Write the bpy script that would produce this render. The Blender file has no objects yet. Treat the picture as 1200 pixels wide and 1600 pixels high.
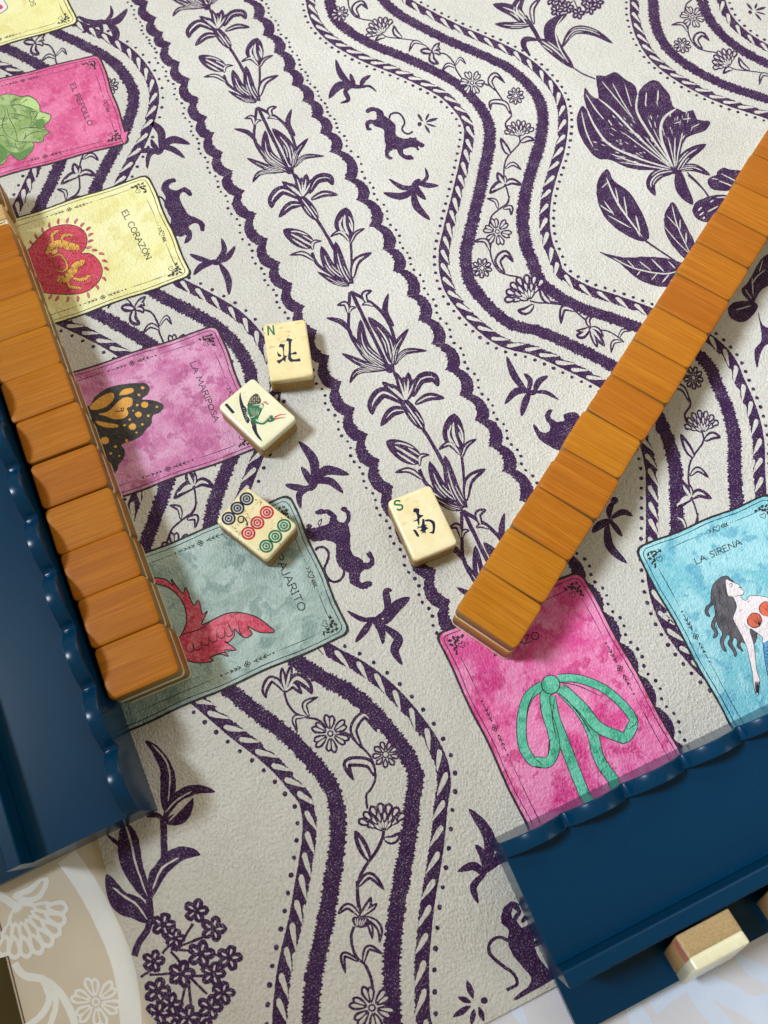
import bpy, bmesh, math, random
from math import sin, cos, pi, radians, sqrt, hypot, atan2
from mathutils import Matrix, Vector
random.seed(7)
SC = bpy.context.scene
COL = SC.collection
MM = 0.001

# ---------------------------------------------------------------- camera
FPX, PITCH, ROLL, YAW, HC = 1250.35, 0.35088, 0.03878, -0.4536, 345.0
Rm = Matrix.Rotation(YAW, 3, 'Z') @ Matrix.Rotation(PITCH, 3, 'X') @ Matrix.Rotation(ROLL, 3, 'Z')
cd = bpy.data.cameras.new('camera'); cam = bpy.data.objects.new('camera', cd); COL.objects.link(cam)
cam.matrix_world = Matrix.Translation((0, 0, HC * MM)) @ Rm.to_4x4()
cd.sensor_fit = 'VERTICAL'; cd.sensor_height = 24; cd.sensor_width = 18
cd.lens = FPX / 1600 * 24
cd.clip_start = 0.01; cd.clip_end = 50
cd.dof.use_dof = True; cd.dof.focus_distance = 0.375; cd.dof.aperture_fstop = 13
SC.camera = cam

# ---------------------------------------------------------------- light
W = bpy.data.worlds.new('World'); SC.world = W; W.use_nodes = True
W.node_tree.nodes['Background'].inputs[0].default_value = (1.0, 0.80, 0.44, 1)
W.node_tree.nodes['Background'].inputs[1].default_value = 0.29
def area(name, loc, target, size, power, col, size_y=None):
    l = bpy.data.lights.new(name, 'AREA'); l.shape = 'RECTANGLE' if size_y else 'DISK'
    l.size = size
    if size_y: l.size_y = size_y
    l.energy = power; l.color = col
    o = bpy.data.objects.new(name, l); COL.objects.link(o); o.location = loc
    o.rotation_euler = (Vector(target) - Vector(loc)).to_track_quat('-Z', 'Y').to_euler()
    return o
# the window on the photo's left: cool daylight, a fairly sharp shadow to the right
l_ = bpy.data.lights.new('window_light', 'SPOT'); l_.energy = 275; l_.color = (0.81, 0.91, 1.0); l_.shadow_soft_size = 0.26
wl = bpy.data.objects.new('window_light', l_); COL.objects.link(wl); wl.location = (-1.02, 0.76, 1.75)
wl.rotation_euler = (Vector((1.04, 0.30, 0)) - wl.location).to_track_quat('-Z', 'Y').to_euler()
l_.spot_size = radians(45.8); l_.spot_blend = 0.24
# added warm fill, wide and soft, from beyond the table; no known lamp
area('warm_fill', (0.95, 1.6, 1.5), (0.35, 0.3, 0), 1.8, 14, (1.0, 0.94, 0.88), 1.4)
# added cool fill from the right front, lifts the cloth; no known window
area('cool_fill', (1.15, -0.75, 0.75), (0.25, -0.05, 0), 0.7, 3.6, (0.72, 0.86, 1.0), 0.7)
vs = SC.view_settings
vs.view_transform = 'Standard'; vs.look = 'None'; vs.exposure = 0.0; vs.gamma = 1

# ---------------------------------------------------------------- photo pixel -> point of the scene (mm)
def M(u, v, z=0.0):
    d = Rm @ Vector(((u - 600) / FPX, -(v - 800) / FPX, -1.0))
    t = (z - HC) / d.z
    return (d.x * t, d.y * t)

# ---------------------------------------------------------------- materials
def lin(r, g, b):
    f = lambda c: (c / 255 / 12.92) if c / 255 <= 0.04045 else ((c / 255 + 0.055) / 1.055) ** 2.4
    return (f(r), f(g), f(b), 1)
class NT:
    def __init__(s, name):
        s.m = bpy.data.materials.new(name); s.m.use_nodes = True
        s.t = s.m.node_tree; s.b = s.t.nodes['Principled BSDF']
    def n(s, typ, **k):
        x = s.t.nodes.new(typ)
        for a, v in k.items():
            if a.startswith('i_'):
                x.inputs[a[2:].replace('_', ' ')].default_value = v
            else: setattr(x, a, v)
        return x
    def l(s, a, b): s.t.links.new(a, b)
    def set(s, **k):
        for a, v in k.items(): s.b.inputs[a.replace('_', ' ')].default_value = v
    def pos(s):
        if not hasattr(s, '_p'): s._p = s.n('ShaderNodeNewGeometry').outputs['Position']
        return s._p
    def objc(s):
        if not hasattr(s, '_o'): s._o = s.n('ShaderNodeTexCoord').outputs['Object']
        return s._o
    def noise(s, scale, detail=3, rough=.5, vec=None, dist=0.0):
        x = s.n('ShaderNodeTexNoise'); x.inputs['Scale'].default_value = scale
        x.inputs['Detail'].default_value = detail; x.inputs['Roughness'].default_value = rough
        x.inputs['Distortion'].default_value = dist
        s.l(vec or s.pos(), x.inputs['Vector']); return x.outputs['Fac']
    def vor(s, scale, vec=None, feature='F1', rnd=1):
        x = s.n('ShaderNodeTexVoronoi'); x.feature = feature; x.inputs['Scale'].default_value = scale
        x.inputs['Randomness'].default_value = rnd
        s.l(vec or s.pos(), x.inputs['Vector']); return x.outputs['Distance']
    def ramp(s, fac, stops):
        x = s.n('ShaderNodeValToRGB'); e = x.color_ramp.elements
        while len(e) < len(stops): e.new(0.5)
        for el, (p, c) in zip(e, stops):
            el.position = p; el.color = c if len(c) == 4 else (*c, 1)
        s.l(fac, x.inputs[0]); return x.outputs[0]
    def mix(s, fac, a, b, mode='MIX'):
        x = s.n('ShaderNodeMix', data_type='RGBA', blend_type=mode)
        for v, i in ((fac, 0), (a, 6), (b, 7)):
            if hasattr(v, 'links'): s.l(v, x.inputs[i])
            else: x.inputs[i].default_value = v
        return x.outputs[2]
    def math(s, op, a, b=0.0, clamp=False):
        x = s.n('ShaderNodeMath', operation=op, use_clamp=clamp)
        for v, i in ((a, 0), (b, 1)):
            if hasattr(v, 'links'): s.l(v, x.inputs[i])
            else: x.inputs[i].default_value = v
        return x.outputs[0]
    def bump(s, h, strength, dist, prev=None):
        x = s.n('ShaderNodeBump'); x.inputs['Strength'].default_value = strength
        x.inputs['Distance'].default_value = dist; s.l(h, x.inputs['Height'])
        if prev: s.l(prev, x.inputs['Normal'])
        return x.outputs[0]
    def map(s, sc, vec=None, rot=(0, 0, 0)):
        x = s.n('ShaderNodeMapping'); x.inputs['Scale'].default_value = sc; x.inputs['Rotation'].default_value = rot
        s.l(vec or s.pos(), x.inputs['Vector']); return x.outputs[0]
g1 = lambda v: (v, v, v, 1)

def leather(nt, strength=1.0):
    """fine embossed grain of the mat, the same for paper and ink"""
    a = nt.vor(1250, vec=nt.map((1, .62, 1), rot=(0, 0, .5)))
    b = nt.noise(900, 4, .6)
    c = nt.noise(210, 3, .55, dist=1.5)
    h = nt.math('ADD', nt.math('MULTIPLY', a, 0.7), nt.math('ADD', b, nt.math('MULTIPLY', c, 1.3)))
    nt.l(nt.bump(h, 0.8 * strength, 0.00052), nt.b.inputs['Normal'])
    return a, b, c

def mat_base_color(nt):
    """off-white print ground with faint fibres and smudges"""
    big = nt.noise(14, 3, .5)
    c = nt.mix(nt.ramp(big, [(.35, g1(0)), (.7, g1(1))]), lin(205, 201, 194), lin(217, 214, 208))
    mot = nt.noise(900, 4, .7)
    c = nt.mix(nt.ramp(mot, [(.42, g1(0)), (.72, g1(1))]), c, lin(184, 178, 166))
    fib = nt.noise(260, 2, .5, dist=3.5)
    f = nt.math('ABSOLUTE', nt.math('SUBTRACT', fib, .5))
    f = nt.ramp(f, [(0.0, g1(1)), (0.014, g1(0))])
    patch = nt.ramp(nt.noise(70, 2), [(.5, g1(0)), (.62, g1(1))])
    return nt.mix(nt.math('MULTIPLY', nt.math('MULTIPLY', f, patch), .7), c, lin(128, 122, 112))

def mk_paper():
    nt = NT('mat_ground'); leather(nt); nt.l(mat_base_color(nt), nt.b.inputs['Base Color'])
    nt.set(Roughness=.42, Specular_IOR_Level=.5); return nt.m
def mk_ink():
    nt = NT('purple_print'); a, b, c = leather(nt)
    sp = nt.noise(1500, 3, .75)
    pat = nt.noise(160, 3, .6)
    thr = nt.math('ADD', sp, nt.math('MULTIPLY', pat, .20))
    worn = nt.ramp(thr, [(.665, g1(0)), (.75, g1(1))])
    tone = nt.mix(nt.noise(300, 2), lin(44, 12, 54), lin(62, 27, 78))
    base = nt.mix(nt.math('MULTIPLY', worn, .75), tone, lin(170, 158, 170))
    nt.l(base, nt.b.inputs['Base Color']); nt.set(Roughness=.55, Specular_IOR_Level=.2); return nt.m
def mk_flat(name, rgb, rough=.5, leath=True, var=0.0):
    nt = NT(name); c = lin(*rgb)
    if leath: leather(nt)
    if var:
        n = nt.noise(160, 4, .6)
        d = tuple(x * (1 - var) for x in c[:3]) + (1,); e = tuple(min(1, x * (1 + var) + .02) for x in c[:3]) + (1,)
        nt.l(nt.ramp(n, [(.3, d), (.7, e)]), nt.b.inputs['Base Color'])
    else: nt.b.inputs['Base Color'].default_value = c
    nt.set(Roughness=rough, Specular_IOR_Level=.4); return nt.m
def mk_wash(name, c1, c2, c3, sc=45):
    """watercolour wash"""
    nt = NT(name); leather(nt)
    n1 = nt.noise(sc, 5, .62, dist=.7); n2 = nt.noise(sc * 2.3, 4, .6, dist=.4); n3 = nt.noise(sc * 9, 3, .7)
    c = nt.mix(nt.ramp(n1, [(.42, g1(0)), (.58, g1(1))]), lin(*c1), lin(*c2))
    c = nt.mix(nt.ramp(n2, [(.54, g1(0)), (.60, g1(.75))]), c, lin(*c3))
    c = nt.mix(nt.ramp(n3, [(.5, g1(0)), (.75, g1(.16))]), c, (1, 1, 1, 1))
    nt.l(c, nt.b.inputs['Base Color']); nt.set(Roughness=.45, Specular_IOR_Level=.45); return nt.m

MP = mk_paper(); MI = mk_ink()
ML = mk_flat('black_line_print', (38, 34, 36))
WASH = dict(
    pink=mk_wash('pink_wash', (212, 84, 140), (228, 116, 164), (200, 58, 122)),
    yellow=mk_wash('yellow_wash', (236, 229, 160), (241, 236, 182), (226, 216, 142), 30),
    mauve=mk_wash('mauve_wash', (198, 108, 160), (220, 156, 194), (176, 80, 136)),
    grey=mk_wash('grey_green_wash', (150, 172, 166), (176, 196, 192), (122, 150, 146)),
    hot=mk_wash('hot_pink_wash', (226, 74, 150), (240, 138, 190), (208, 40, 128)),
    cyan=mk_wash('cyan_wash', (120, 194, 210), (162, 216, 226), (88, 168, 196)))
MRED = mk_wash('red_wash', (196, 34, 66), (206, 56, 86), (168, 20, 50), 90)
MRED2 = mk_wash('coral_red_wash', (206, 60, 90), (222, 110, 130), (186, 36, 72), 80)
MGRN = mk_wash('green_wash', (136, 166, 92), (172, 194, 132), (98, 134, 68), 80)
MBOW = mk_wash('sea_green_wash', (72, 182, 148), (104, 202, 172), (40, 150, 118), 90)
MORG = mk_flat('amber_print', (226, 164, 66), var=.12)
MBLK = mk_flat('charcoal_print', (44, 40, 38), var=.25)
MGRY = mk_flat('grey_hair_print', (88, 84, 92), var=.35)
MSKN = mk_flat('pale_print', (240, 228, 232), var=.03)
MSHL = mk_flat('coral_print', (226, 104, 76), var=.1)
MBLU = mk_flat('blue_scale_print', (92, 160, 208), var=.15)
MATS = dict(I=MI, P=MP, L=ML)

# ---------------------------------------------------------------- objects
def tag(o, label=None, cat=None, group=None, kind=None):
    if label: o['label'] = label
    if cat: o['category'] = cat
    if group: o['group'] = group
    if kind: o['kind'] = kind
    return o
def empty(name, loc=(0, 0, 0), rz=0.0):
    o = bpy.data.objects.new(name, None); COL.objects.link(o)
    o.location = [c * MM for c in loc]; o.rotation_euler = (0, 0, rz); o.empty_display_size = .01
    return o
def mesh_obj(name, verts, faces, mats, mi=None, parent=None, smooth=False, inv=None):
    me = bpy.data.meshes.new(name)
    if inv is not None: verts = [tuple(inv @ Vector((x * MM, y * MM, z * MM))) for x, y, z in verts]
    else: verts = [(x * MM, y * MM, z * MM) for x, y, z in verts]
    me.from_pydata(verts, [], faces)
    for m in mats: me.materials.append(m)
    if mi: me.polygons.foreach_set('material_index', mi)
    if smooth: me.polygons.foreach_set('use_smooth', [True] * len(me.polygons))
    me.update()
    o = bpy.data.objects.new(name, me); COL.objects.link(o)
    if parent: o.parent = parent
    return o

# ---------------------------------------------------------------- flat print, drawn as thin sheets
def cr(pts, n=6, closed=False):
    """Catmull-Rom"""
    if len(pts) < 3 and not closed:
        (a, b), (c, d) = pts[0], pts[-1]
        return [(a + (c - a) * i / n, b + (d - b) * i / n) for i in range(n + 1)]
    out = []; N = len(pts)
    rng = range(N) if closed else range(N - 1)
    for i in rng:
        if closed: p0, p1, p2, p3 = pts[i - 1], pts[i], pts[(i + 1) % N], pts[(i + 2) % N]
        else: p0, p1, p2, p3 = pts[max(i - 1, 0)], pts[i], pts[i + 1], pts[min(i + 2, N - 1)]
        for k in range(n):
            t = k / n; t2 = t * t; t3 = t2 * t
            out.append(tuple(.5 * (2 * p1[j] + (p2[j] - p0[j]) * t + (2 * p0[j] - 5 * p1[j] + 4 * p2[j] - p3[j]) * t2
                                   + (3 * p1[j] - p0[j] - 3 * p2[j] + p3[j]) * t3) for j in (0, 1)))
    if not closed: out.append(pts[-1])
    return out
def resamp(pts, step):
    out = [pts[0]]; acc = 0
    for a, b in zip(pts, pts[1:]):
        L = hypot(b[0] - a[0], b[1] - a[1])
        if L == 0: continue
        t = step - acc
        while t <= L:
            out.append((a[0] + (b[0] - a[0]) * t / L, a[1] + (b[1] - a[1]) * t / L)); t += step
        acc = L - (t - step)
    return out
def normals(p):
    r = []
    for i in range(len(p)):
        a, b = p[max(i - 1, 0)], p[min(i + 1, len(p) - 1)]
        dx, dy = b[0] - a[0], b[1] - a[1]; L = hypot(dx, dy) or 1
        r.append((-dy / L, dx / L))
    return r
PROF = dict(c=lambda t: 1, l=lambda t: max(.04, sin(pi * min(1, t * .96 + .04)) ** .75), e=lambda t: max(.06, (1 - t) ** .6),
            t=lambda t: max(.1, (4 * t * (1 - t)) ** .4), b=lambda t: .25 + .75 * sin(pi * t))
class Print:
    """collects polygons in mm on the plane; z is the sheet level"""
    def __init__(s, ox=0, oy=0, sc=1, z=0.0): s.items = []; s.crop(ox, oy, sc); s.z = z; s.lv = 0; s.jag = .5
    def crop(s, ox, oy, sc): s.o = (ox, oy, sc); return s
    def m(s, p):
        if s.o is None: return p
        return M(s.o[0] + p[0] / s.o[2], s.o[1] + p[1] / s.o[2], s.z)
    def poly(s, pts, mat='I', lv=0):
        q = [s.m(p) for p in pts]
        s.items.append(('p', q, mat, lv))
    def blob(s, pts, mat='I', lv=0, jag=None, n=4):
        q = cr(pts, n, True); j = s.jag if jag is None else jag
        q = [s.m(p) for p in q]
        if j: q = [(x + random.uniform(-1, 1) * .26 * j, y + random.uniform(-1, 1) * .26 * j) for x, y in q]
        s.items.append(('p', q, mat, lv))
    def line(s, pts, w, prof='c', mat='I', lv=0, jag=None, n=6):
        j = s.jag if jag is None else jag
        q = cr(pts, n); N = len(q); nn = normals(q); f = PROF[prof]
        A, B = [], []
        for i, (p, k) in enumerate(zip(q, nn)):
            h = w / 2 * f(i / (N - 1))
            A.append(s.m((p[0] + k[0] * h, p[1] + k[1] * h))); B.append(s.m((p[0] - k[0] * h, p[1] - k[1] * h)))
        if j:
            r = lambda: random.uniform(-1, 1) * .15 * j
            A = [(x + r(), y + r()) for x, y in A]; B = [(x + r(), y + r()) for x, y in B]
        s.items.append(('s', (A, B), mat, lv))
    def leaf(s, pts, w, vein=True, mat='I', lv=0):
        s.line(pts, w, 'l', mat, lv, n=7)
        if vein:
            q = cr(pts, 6); k = q[len(q) // 8: -len(q) // 6]
            if len(k) > 2:
                s.line(k[::2] if len(k) > 5 else k, w * .13, 't', 'P', lv + 1, n=3)
                if w > 28:
                    nn = normals(k)
                    for sd, a, b in ((.26, .12, .75), (-.24, .3, .95)):
                        kk = [(x + nx * w * sd, y + ny * w * sd) for (x, y), (nx, ny) in zip(k, nn)][int(len(k) * a):int(len(k) * b)]
                        if len(kk) > 2: s.line(kk[::2] if len(kk) > 5 else kk, w * .085, 't', 'P', lv + 1, n=3)
    def hollow(s, pts, w, lw=.28,  mat='I', lv=0):
        w *= 1.14; lw *= 1.12
        s.line(pts, w, 'l', mat, lv, n=7)
        q = cr(pts, 6); k = q[len(q) // 7: -len(q) // 6]
        if len(k) > 2: s.line(k[::2] if len(k) > 5 else k, w * (1 - 2 * lw), 'l', 'P', lv + 1, n=3)
    def disc(s, c, r, mat='I', lv=0, ry=None, n=10, jag=0):
        ry = ry or r
        s.poly([(c[0] + (r + random.uniform(-1, 1) * jag) * cos(2 * pi * i / n), c[1] + (ry + random.uniform(-1, 1) * jag) * sin(2 * pi * i / n)) for i in range(n)], mat, lv)
    # compound flowers (pixel units of the crop)
    def petal(s, c, ang, r0, r1, w, lv=0, hol=.3):
        p0 = (c[0] + cos(ang) * r0, c[1] + sin(ang) * r0); p1 = (c[0] + cos(ang) * r1, c[1] + sin(ang) * r1)
        pm = (c[0] + cos(ang) * (r0 * .35 + r1 * .65), c[1] + sin(ang) * (r0 * .35 + r1 * .65))
        nx, ny = -sin(ang), cos(ang)
        def ring(k, e):
            return [(p0[0] + cos(ang) * e, p0[1] + sin(ang) * e), (pm[0] + nx * w / 2 * k, pm[1] + ny * w / 2 * k),
                    (p1[0] - cos(ang) * e, p1[1] - sin(ang) * e), (pm[0] - nx * w / 2 * k, pm[1] - ny * w / 2 * k)]
        s.blob(ring(1, 0), 'I', lv, n=3)
        if hol: s.blob(ring(1 - 2 * hol, w * hol), 'P', lv + 1, n=3, jag=.2)
    def daisy(s, c, r, n=9, rot=0.2):
        for i in range(n): s.petal(c, rot + 2 * pi * i / n, r * .25, r, r * .5, hol=.33)
        s.disc(c, r * .27, 'I', 2); s.disc(c, r * .17, 'P', 3)
    def six(s, c, r, rot=0.0, n=6):
        for i in range(n):
            a = rot + 2 * pi * i / n
            s.petal(c, a - .16, r * .2, r, r * .40, hol=.31); s.petal(c, a + .17, r * .2, r * .92, r * .38, hol=.31)
        s.disc(c, r * .17, 'I', 2); s.disc(c, r * .09, 'P', 3)
    def fan(s, c, ang, r, spread=1.25, n=7):
        for k, (ra, rb) in enumerate(((.55, 1.0), (.3, .74), (.05, .5))):
            m = n - k * 1
            for i in range(m):
                a = ang + spread * (2 * (i + .5) / m - 1) * (1 if k < 2 else .8)
                f = 1 - .10 * abs((i + .5) / m - .5)
                s.petal(c, a, r * ra * f, r * rb * f, r * (.30 if k == 0 else .24), lv=2 * (2 - k) if k else 4, hol=.30)
    def lilyhead(s, c, petals):
        for pts, w in petals: s.hollow([c] + pts, w, .30)
        s.disc(c, petals[0][1] * .22, 'I', 1)
    # output
    def build(s, name, parent=None, base=0.03, dxy=(0, 0), mirror=None, step=.022, inv=None, zoff=0.0, clip=None):
        V, F, MI_, mats, idx = [], [], [], [], {}
        def mid(k):
            m = MATS[k] if isinstance(k, str) else k
            if m.name not in idx: idx[m.name] = len(mats); mats.append(m)
            return idx[m.name]
        for it, (kind, d, mk, lv) in enumerate(s.items):
            z = s.z + zoff + base + lv * step + (it % 60) * .00033; k = mid(mk)
            if kind == 'p':
                if clip and not clip(sum(p[0] for p in d) / len(d) + dxy[0], sum(p[1] for p in d) / len(d) + dxy[1]): continue
                b = len(V); q = d
                ar = sum(q[i - 1][0] * q[i][1] - q[i][0] * q[i - 1][1] for i in range(len(q)))
                if ar < 0: q = q[::-1]
                V += [(x + dxy[0], y + dxy[1], z) for x, y in q]
                F.append(list(range(b, len(V)))); MI_.append(k)
            else:
                A, B = d; n = len(A)
                if clip:
                    c0 = A[n // 2]
                    if not clip(c0[0] + dxy[0], c0[1] + dxy[1]): continue
                b = len(V)
                V += [(x + dxy[0], y + dxy[1], z) for x, y in A] + [(x + dxy[0], y + dxy[1], z) for x, y in B]
                for i in range(n - 1):
                    F.append([b + i, b + n + i, b + n + i + 1, b + i + 1]); MI_.append(k)
        if not F: return None
        return mesh_obj(name, V, F, mats, MI_, parent, inv=inv)

# ================================================================ the setting
def box(name, x0, x1, y0, y1, z0, z1, mat, parent=None):
    v = [(x, y, z) for z in (z0, z1) for y in (y0, y1) for x in (x0, x1)]
    f = [(0, 2, 3, 1), (4, 5, 7, 6), (0, 1, 5, 4), (1, 3, 7, 5), (3, 2, 6, 7), (2, 0, 4, 6)]
    return mesh_obj(name, v, f, [mat], None, parent)
nt = NT('floor_olive'); nt.set(Roughness=.8)
nt.l(nt.ramp(nt.noise(6, 4), [(.3, lin(104, 98, 72)), (.7, lin(130, 122, 92))]), nt.b.inputs['Base Color'])
tag(box('floor', -2600, 2600, -2600, 2600, -760, -745, nt.m), kind='structure')

def weave(nt, sc=2600, st=.2):
    a = nt.n('ShaderNodeTexWave', wave_type='BANDS', bands_direction='X'); a.inputs['Scale'].default_value = sc / 6
    b = nt.n('ShaderNodeTexWave', wave_type='BANDS', bands_direction='Y'); b.inputs['Scale'].default_value = sc / 6
    v = nt.map((1, 1, 1), rot=(0, 0, .5))
    nt.l(v, a.inputs['Vector']); nt.l(v, b.inputs['Vector'])
    h = nt.math('ADD', nt.math('MULTIPLY', a.outputs['Fac'], b.outputs['Fac']), nt.math('MULTIPLY', nt.noise(40, 3), 3.0))
    nt.l(nt.bump(h, st, .0006), nt.b.inputs['Normal'])
nt = NT('cloth_beige'); weave(nt); nt.set(Roughness=.85, Specular_IOR_Level=.2)
nt.l(nt.ramp(nt.noise(30, 4), [(.3, lin(218, 206, 188)), (.7, lin(228, 217, 200))]), nt.b.inputs['Base Color']); MCLB = nt.m
nt = NT('cloth_white_print'); weave(nt); nt.set(Roughness=.85, Specular_IOR_Level=.2)
nt.l(nt.ramp(nt.noise(60, 4), [(.3, lin(240, 242, 244)), (.7, lin(250, 251, 252))]), nt.b.inputs['Base Color']); MCLW = nt.m
nt = NT('cloth_pale_blue_print'); weave(nt); nt.set(Roughness=.85, Specular_IOR_Level=.2)
nt.l(nt.ramp(nt.noise(60, 4), [(.3, lin(216, 226, 250)), (.7, lin(224, 234, 253))]), nt.b.inputs['Base Color']); MCLP = nt.m
nt = NT('cloth_grey_white'); weave(nt); nt.set(Roughness=.85, Specular_IOR_Level=.2)
nt.l(nt.ramp(nt.noise(30, 4), [(.3, lin(220, 218, 226)), (.7, lin(228, 226, 234))]), nt.b.inputs['Base Color']); MCLG = nt.m
MATS.update(B=MCLB, W=MCLW, Q=MCLP, G=MCLG)
nt = NT('table_wood'); nt.set(Roughness=.5); nt.b.inputs['Base Color'].default_value = lin(90, 66, 48)
CX = -150.8
tbl = empty('table', (300, 300, -745))
tag(tbl, 'table under the printed cloth, its near left edge at the dark floor', 'table')
def under(o, p):
    o.parent = p; o.matrix_parent_inverse = Matrix.Translation(-Vector(p.location)); return o
under(box('table_top', CX + 1.0, 900, -700, 900, -30, -3.2, nt.m), tbl)
for x in (CX + 40, 840):
    for y in (-640, 840): under(box('leg', x, x + 50, y, y + 50, -745, -30, nt.m), tbl)
# tablecloth: top sheet rolling over the left edge of the table and hanging down
V, F = [], []
prof = [(900, -2.6), (-12, -2.6), (CX + 6, -2.6), (CX + 2, -2.9), (CX, -4.2), (CX - .7, -7), (CX - 1.2, -14), (CX - 4, -60), (CX - 2, -180), (CX - 7, -300)]
ys = [-702 + 1604 * i / 60 for i in range(61)]
for j, y in enumerate(ys):
    for k, (x, z) in enumerate(prof):
        w = max(0, k - 5) * 2.0 * sin(y * .045)
        V.append((x - w, y, z))
n = len(prof)
for j in range(60):
    for k in range(n - 1): F.append((j * n + k, j * n + k + 1, (j + 1) * n + k + 1, (j + 1) * n + k))
cloth = mesh_obj('tablecloth', V, F, [MCLB, MCLG], [1 if (i % (n - 1)) == 0 else 0 for i in range(len(F))], smooth=True)
tag(cloth, 'printed tablecloth, beige with white flowers at left and pale blue at right', 'tablecloth')
# its print
f = Print(0, 1280, 4.8, -2.6); f.jag = .6
f.line([(500, 280), (640, 480), (790, 760), (900, 1020), (960, 1280), (985, 1560), (990, 1800)], 165, 'c', 'W')
f.line([(330, 440), (330, 500), (250, 590), (160, 640), (100, 640), (40, 600), (-60, 570)], 60, 'c', 'W')
f.hollow([(330, 450), (250, 560), (90, 580)], 110, .3, 'W')
f.fan((110, 640), .95, 430, 1.0, 8)
for it in range(len(f.items)):
    k, d, m, lv = f.items[it]
    if m == 'I': f.items[it] = (k, d, 'W', lv)
    if m == 'P': f.items[it] = (k, d, 'B', lv)
f.line([(110, 1080), (180, 1170), (320, 1200), (440, 1290), (520, 1420), (570, 1560)], 60, 'c', 'W')
f.line([(330, 1220), (370, 1350), (300, 1480), (190, 1560)], 50, 'c', 'W'); f.line([(400, 1280), (420, 1400), (370, 1560)], 45, 'c', 'W')
k0 = len(f.items); f.six((720, 1370), 200, .3)
for it in range(k0, len(f.items)):
    k, d, m, lv = f.items[it]; f.items[it] = (k, d, {'I': 'W', 'P': 'B'}.get(m, m), lv)
o = f.build('printed_flowers', None); o.parent = cloth
f = Print(760, 1160, 2.7273, -2.6); f.jag = .8
for pts, w, pf in (([(40, 1150), (110, 1120), (170, 1210)], 60, 'b'), ([(600, 1080), (660, 1200), (700, 1300)], 90, 'b'), ([(700, 1120), (860, 1010), (1000, 1060), (1200, 1180), (1320, 1300)], 95, 'c'),
                   ([(860, 1000), (930, 1110), (1020, 1220), (1100, 1320)], 80, 'c'), ([(1060, 900), (1130, 960), (1220, 1000), (1300, 1000)], 70, 'b'), ([(950, 975), (1010, 930)], 40, 'l'), ([(1100, 1130), (1230, 1080)], 60, 'l')):
    f = Print(760, 1160, 2.7273, -2.6); f.jag = .8; f.line(pts, w, pf, 'Q'); o = f.build('printed_pale_leaf', None, base=.03 + random.uniform(0, .02)); o.parent = cloth

# ================================================================ the mat
MX0, MX1, MY0, MY1 = -105.3, 660, -87.2, 640
mat = empty('playing_mat', (280, 280, -2.5))
tag(mat, 'off-white leatherette game mat printed with purple vines, lions and coloured cards', 'game mat')
inv0 = Matrix.Translation(-Vector(mat.location))
def mpart(o):
    if o is not None: o.parent = mat; o.matrix_parent_inverse = Matrix.Translation(-Vector(mat.location))
    return o
mpart(box('mat_sheet', MX0, MX1, MY0, MY1, -2.5, 0, MP))
inside = lambda x, y: MX0 < x < MX1 and MY0 < y < MY1
def pr(s, name, **k): return mpart(s.build(name, None, **k))

# ---- wavy ribbons: two furry stripes, rope borders, dot rows
S1 = [(203.5, 316.6), (202.9, 303.1), (198.3, 291.5), (187.4, 275.2), (174.3, 257.2), (161.3, 239.9), (151.9, 226.2), (147, 212.3), (147.7, 201), (149.6, 192.3), (155.1, 179.6), (165.9, 170.4), (178.4, 154.9), (189.9, 138.4)]
S1top = [(205, 490), (200, 470), (190, 455), (172, 441), (161, 434), (157.7, 424.9), (155.1, 410.6), (158.8, 396.1), (168.1, 380), (180.2, 365), (191, 349.7), (199.8, 333.8)]
S2 = [(236.2, 319.9), (236.9, 305.4), (232, 292.2), (221.7, 276.6), (209.2, 262.5), (198, 248.4), (189.3, 233.8), (184, 219.9), (182.2, 209), (180.4, 197.9), (184.7, 185), (193, 173.1), (201.9, 164.3), (212.7, 152.6)]
S2top = [(240, 500), (232, 482), (215, 462), (200, 446), (190, 430), (187.7, 412.2), (190.5, 399.6), (199.5, 382.8), (209, 367.6), (219, 354), (228, 341), (232.9, 331.9)]
w2a = S1top + S1 + [(196.5, 122), (197, 110), (195.4, 98), (194.2, 91.4), (189.7, 78.2), (183, 66), (175.5, 53), (167, 39), (161.5, 27), (159.5, 16), (160.5, 5), (164, -8), (172, -26), (184, -50), (195, -76), (198, -100)]
w2b = S2top + S2 + [(222, 142), (231, 130), (233.9, 119), (232.1, 109.2), (229.4, 95.1), (224.3, 81.3), (215.5, 66.9), (206, 50), (199, 35), (194.5, 20), (194, 8), (198, -8), (206, -26), (218, -50), (228, -76), (231, -100)]
sh = lambda L, dx, dy, lo, hi: [(x + dx, y + dy) for x, y in L if lo < y + dy < hi]
B1 = [(-32.3, 57.3), (-24.3, 43.8), (-18.9, 33), (-15.0, 22), (-12.8, 13.7), (-14, 3.6), (-17.5, -5.3), (-22.5, -14.1), (-28.8, -23.9), (-34.9, -33.4), (-40.7, -41.1), (-45.5, -48.3), (-51.8, -60.8), (-56, -74), (-57, -90)]
B2 = [(-7.2, 67.4), (0.1, 56.2), (8.4, 45.7), (14.4, 34.4), (18.6, 22), (21.0, 10), (20.2, 2), (15.6, -5), (9.4, -15.4), (2.7, -25.3), (-4.1, -34.8), (-10.1, -44.4), (-15.6, -53.9), (-20, -63.6), (-24, -74), (-26, -90)]
w1a = sh(S1top + S1, -209, 96.4, 328, 600) + sh(S1top + S1, -212, -99.4, 132, 328) + sh(S1top + S1, -214.8, -295.2, 76, 132) + B1
w1b = sh(S2top + S2, -209, 96.4, 315, 600) + sh(S2top + S2, -212, -99.4, 119, 315) + sh(S2top + S2, -214.8, -295.2, 78, 119) + B2
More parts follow.
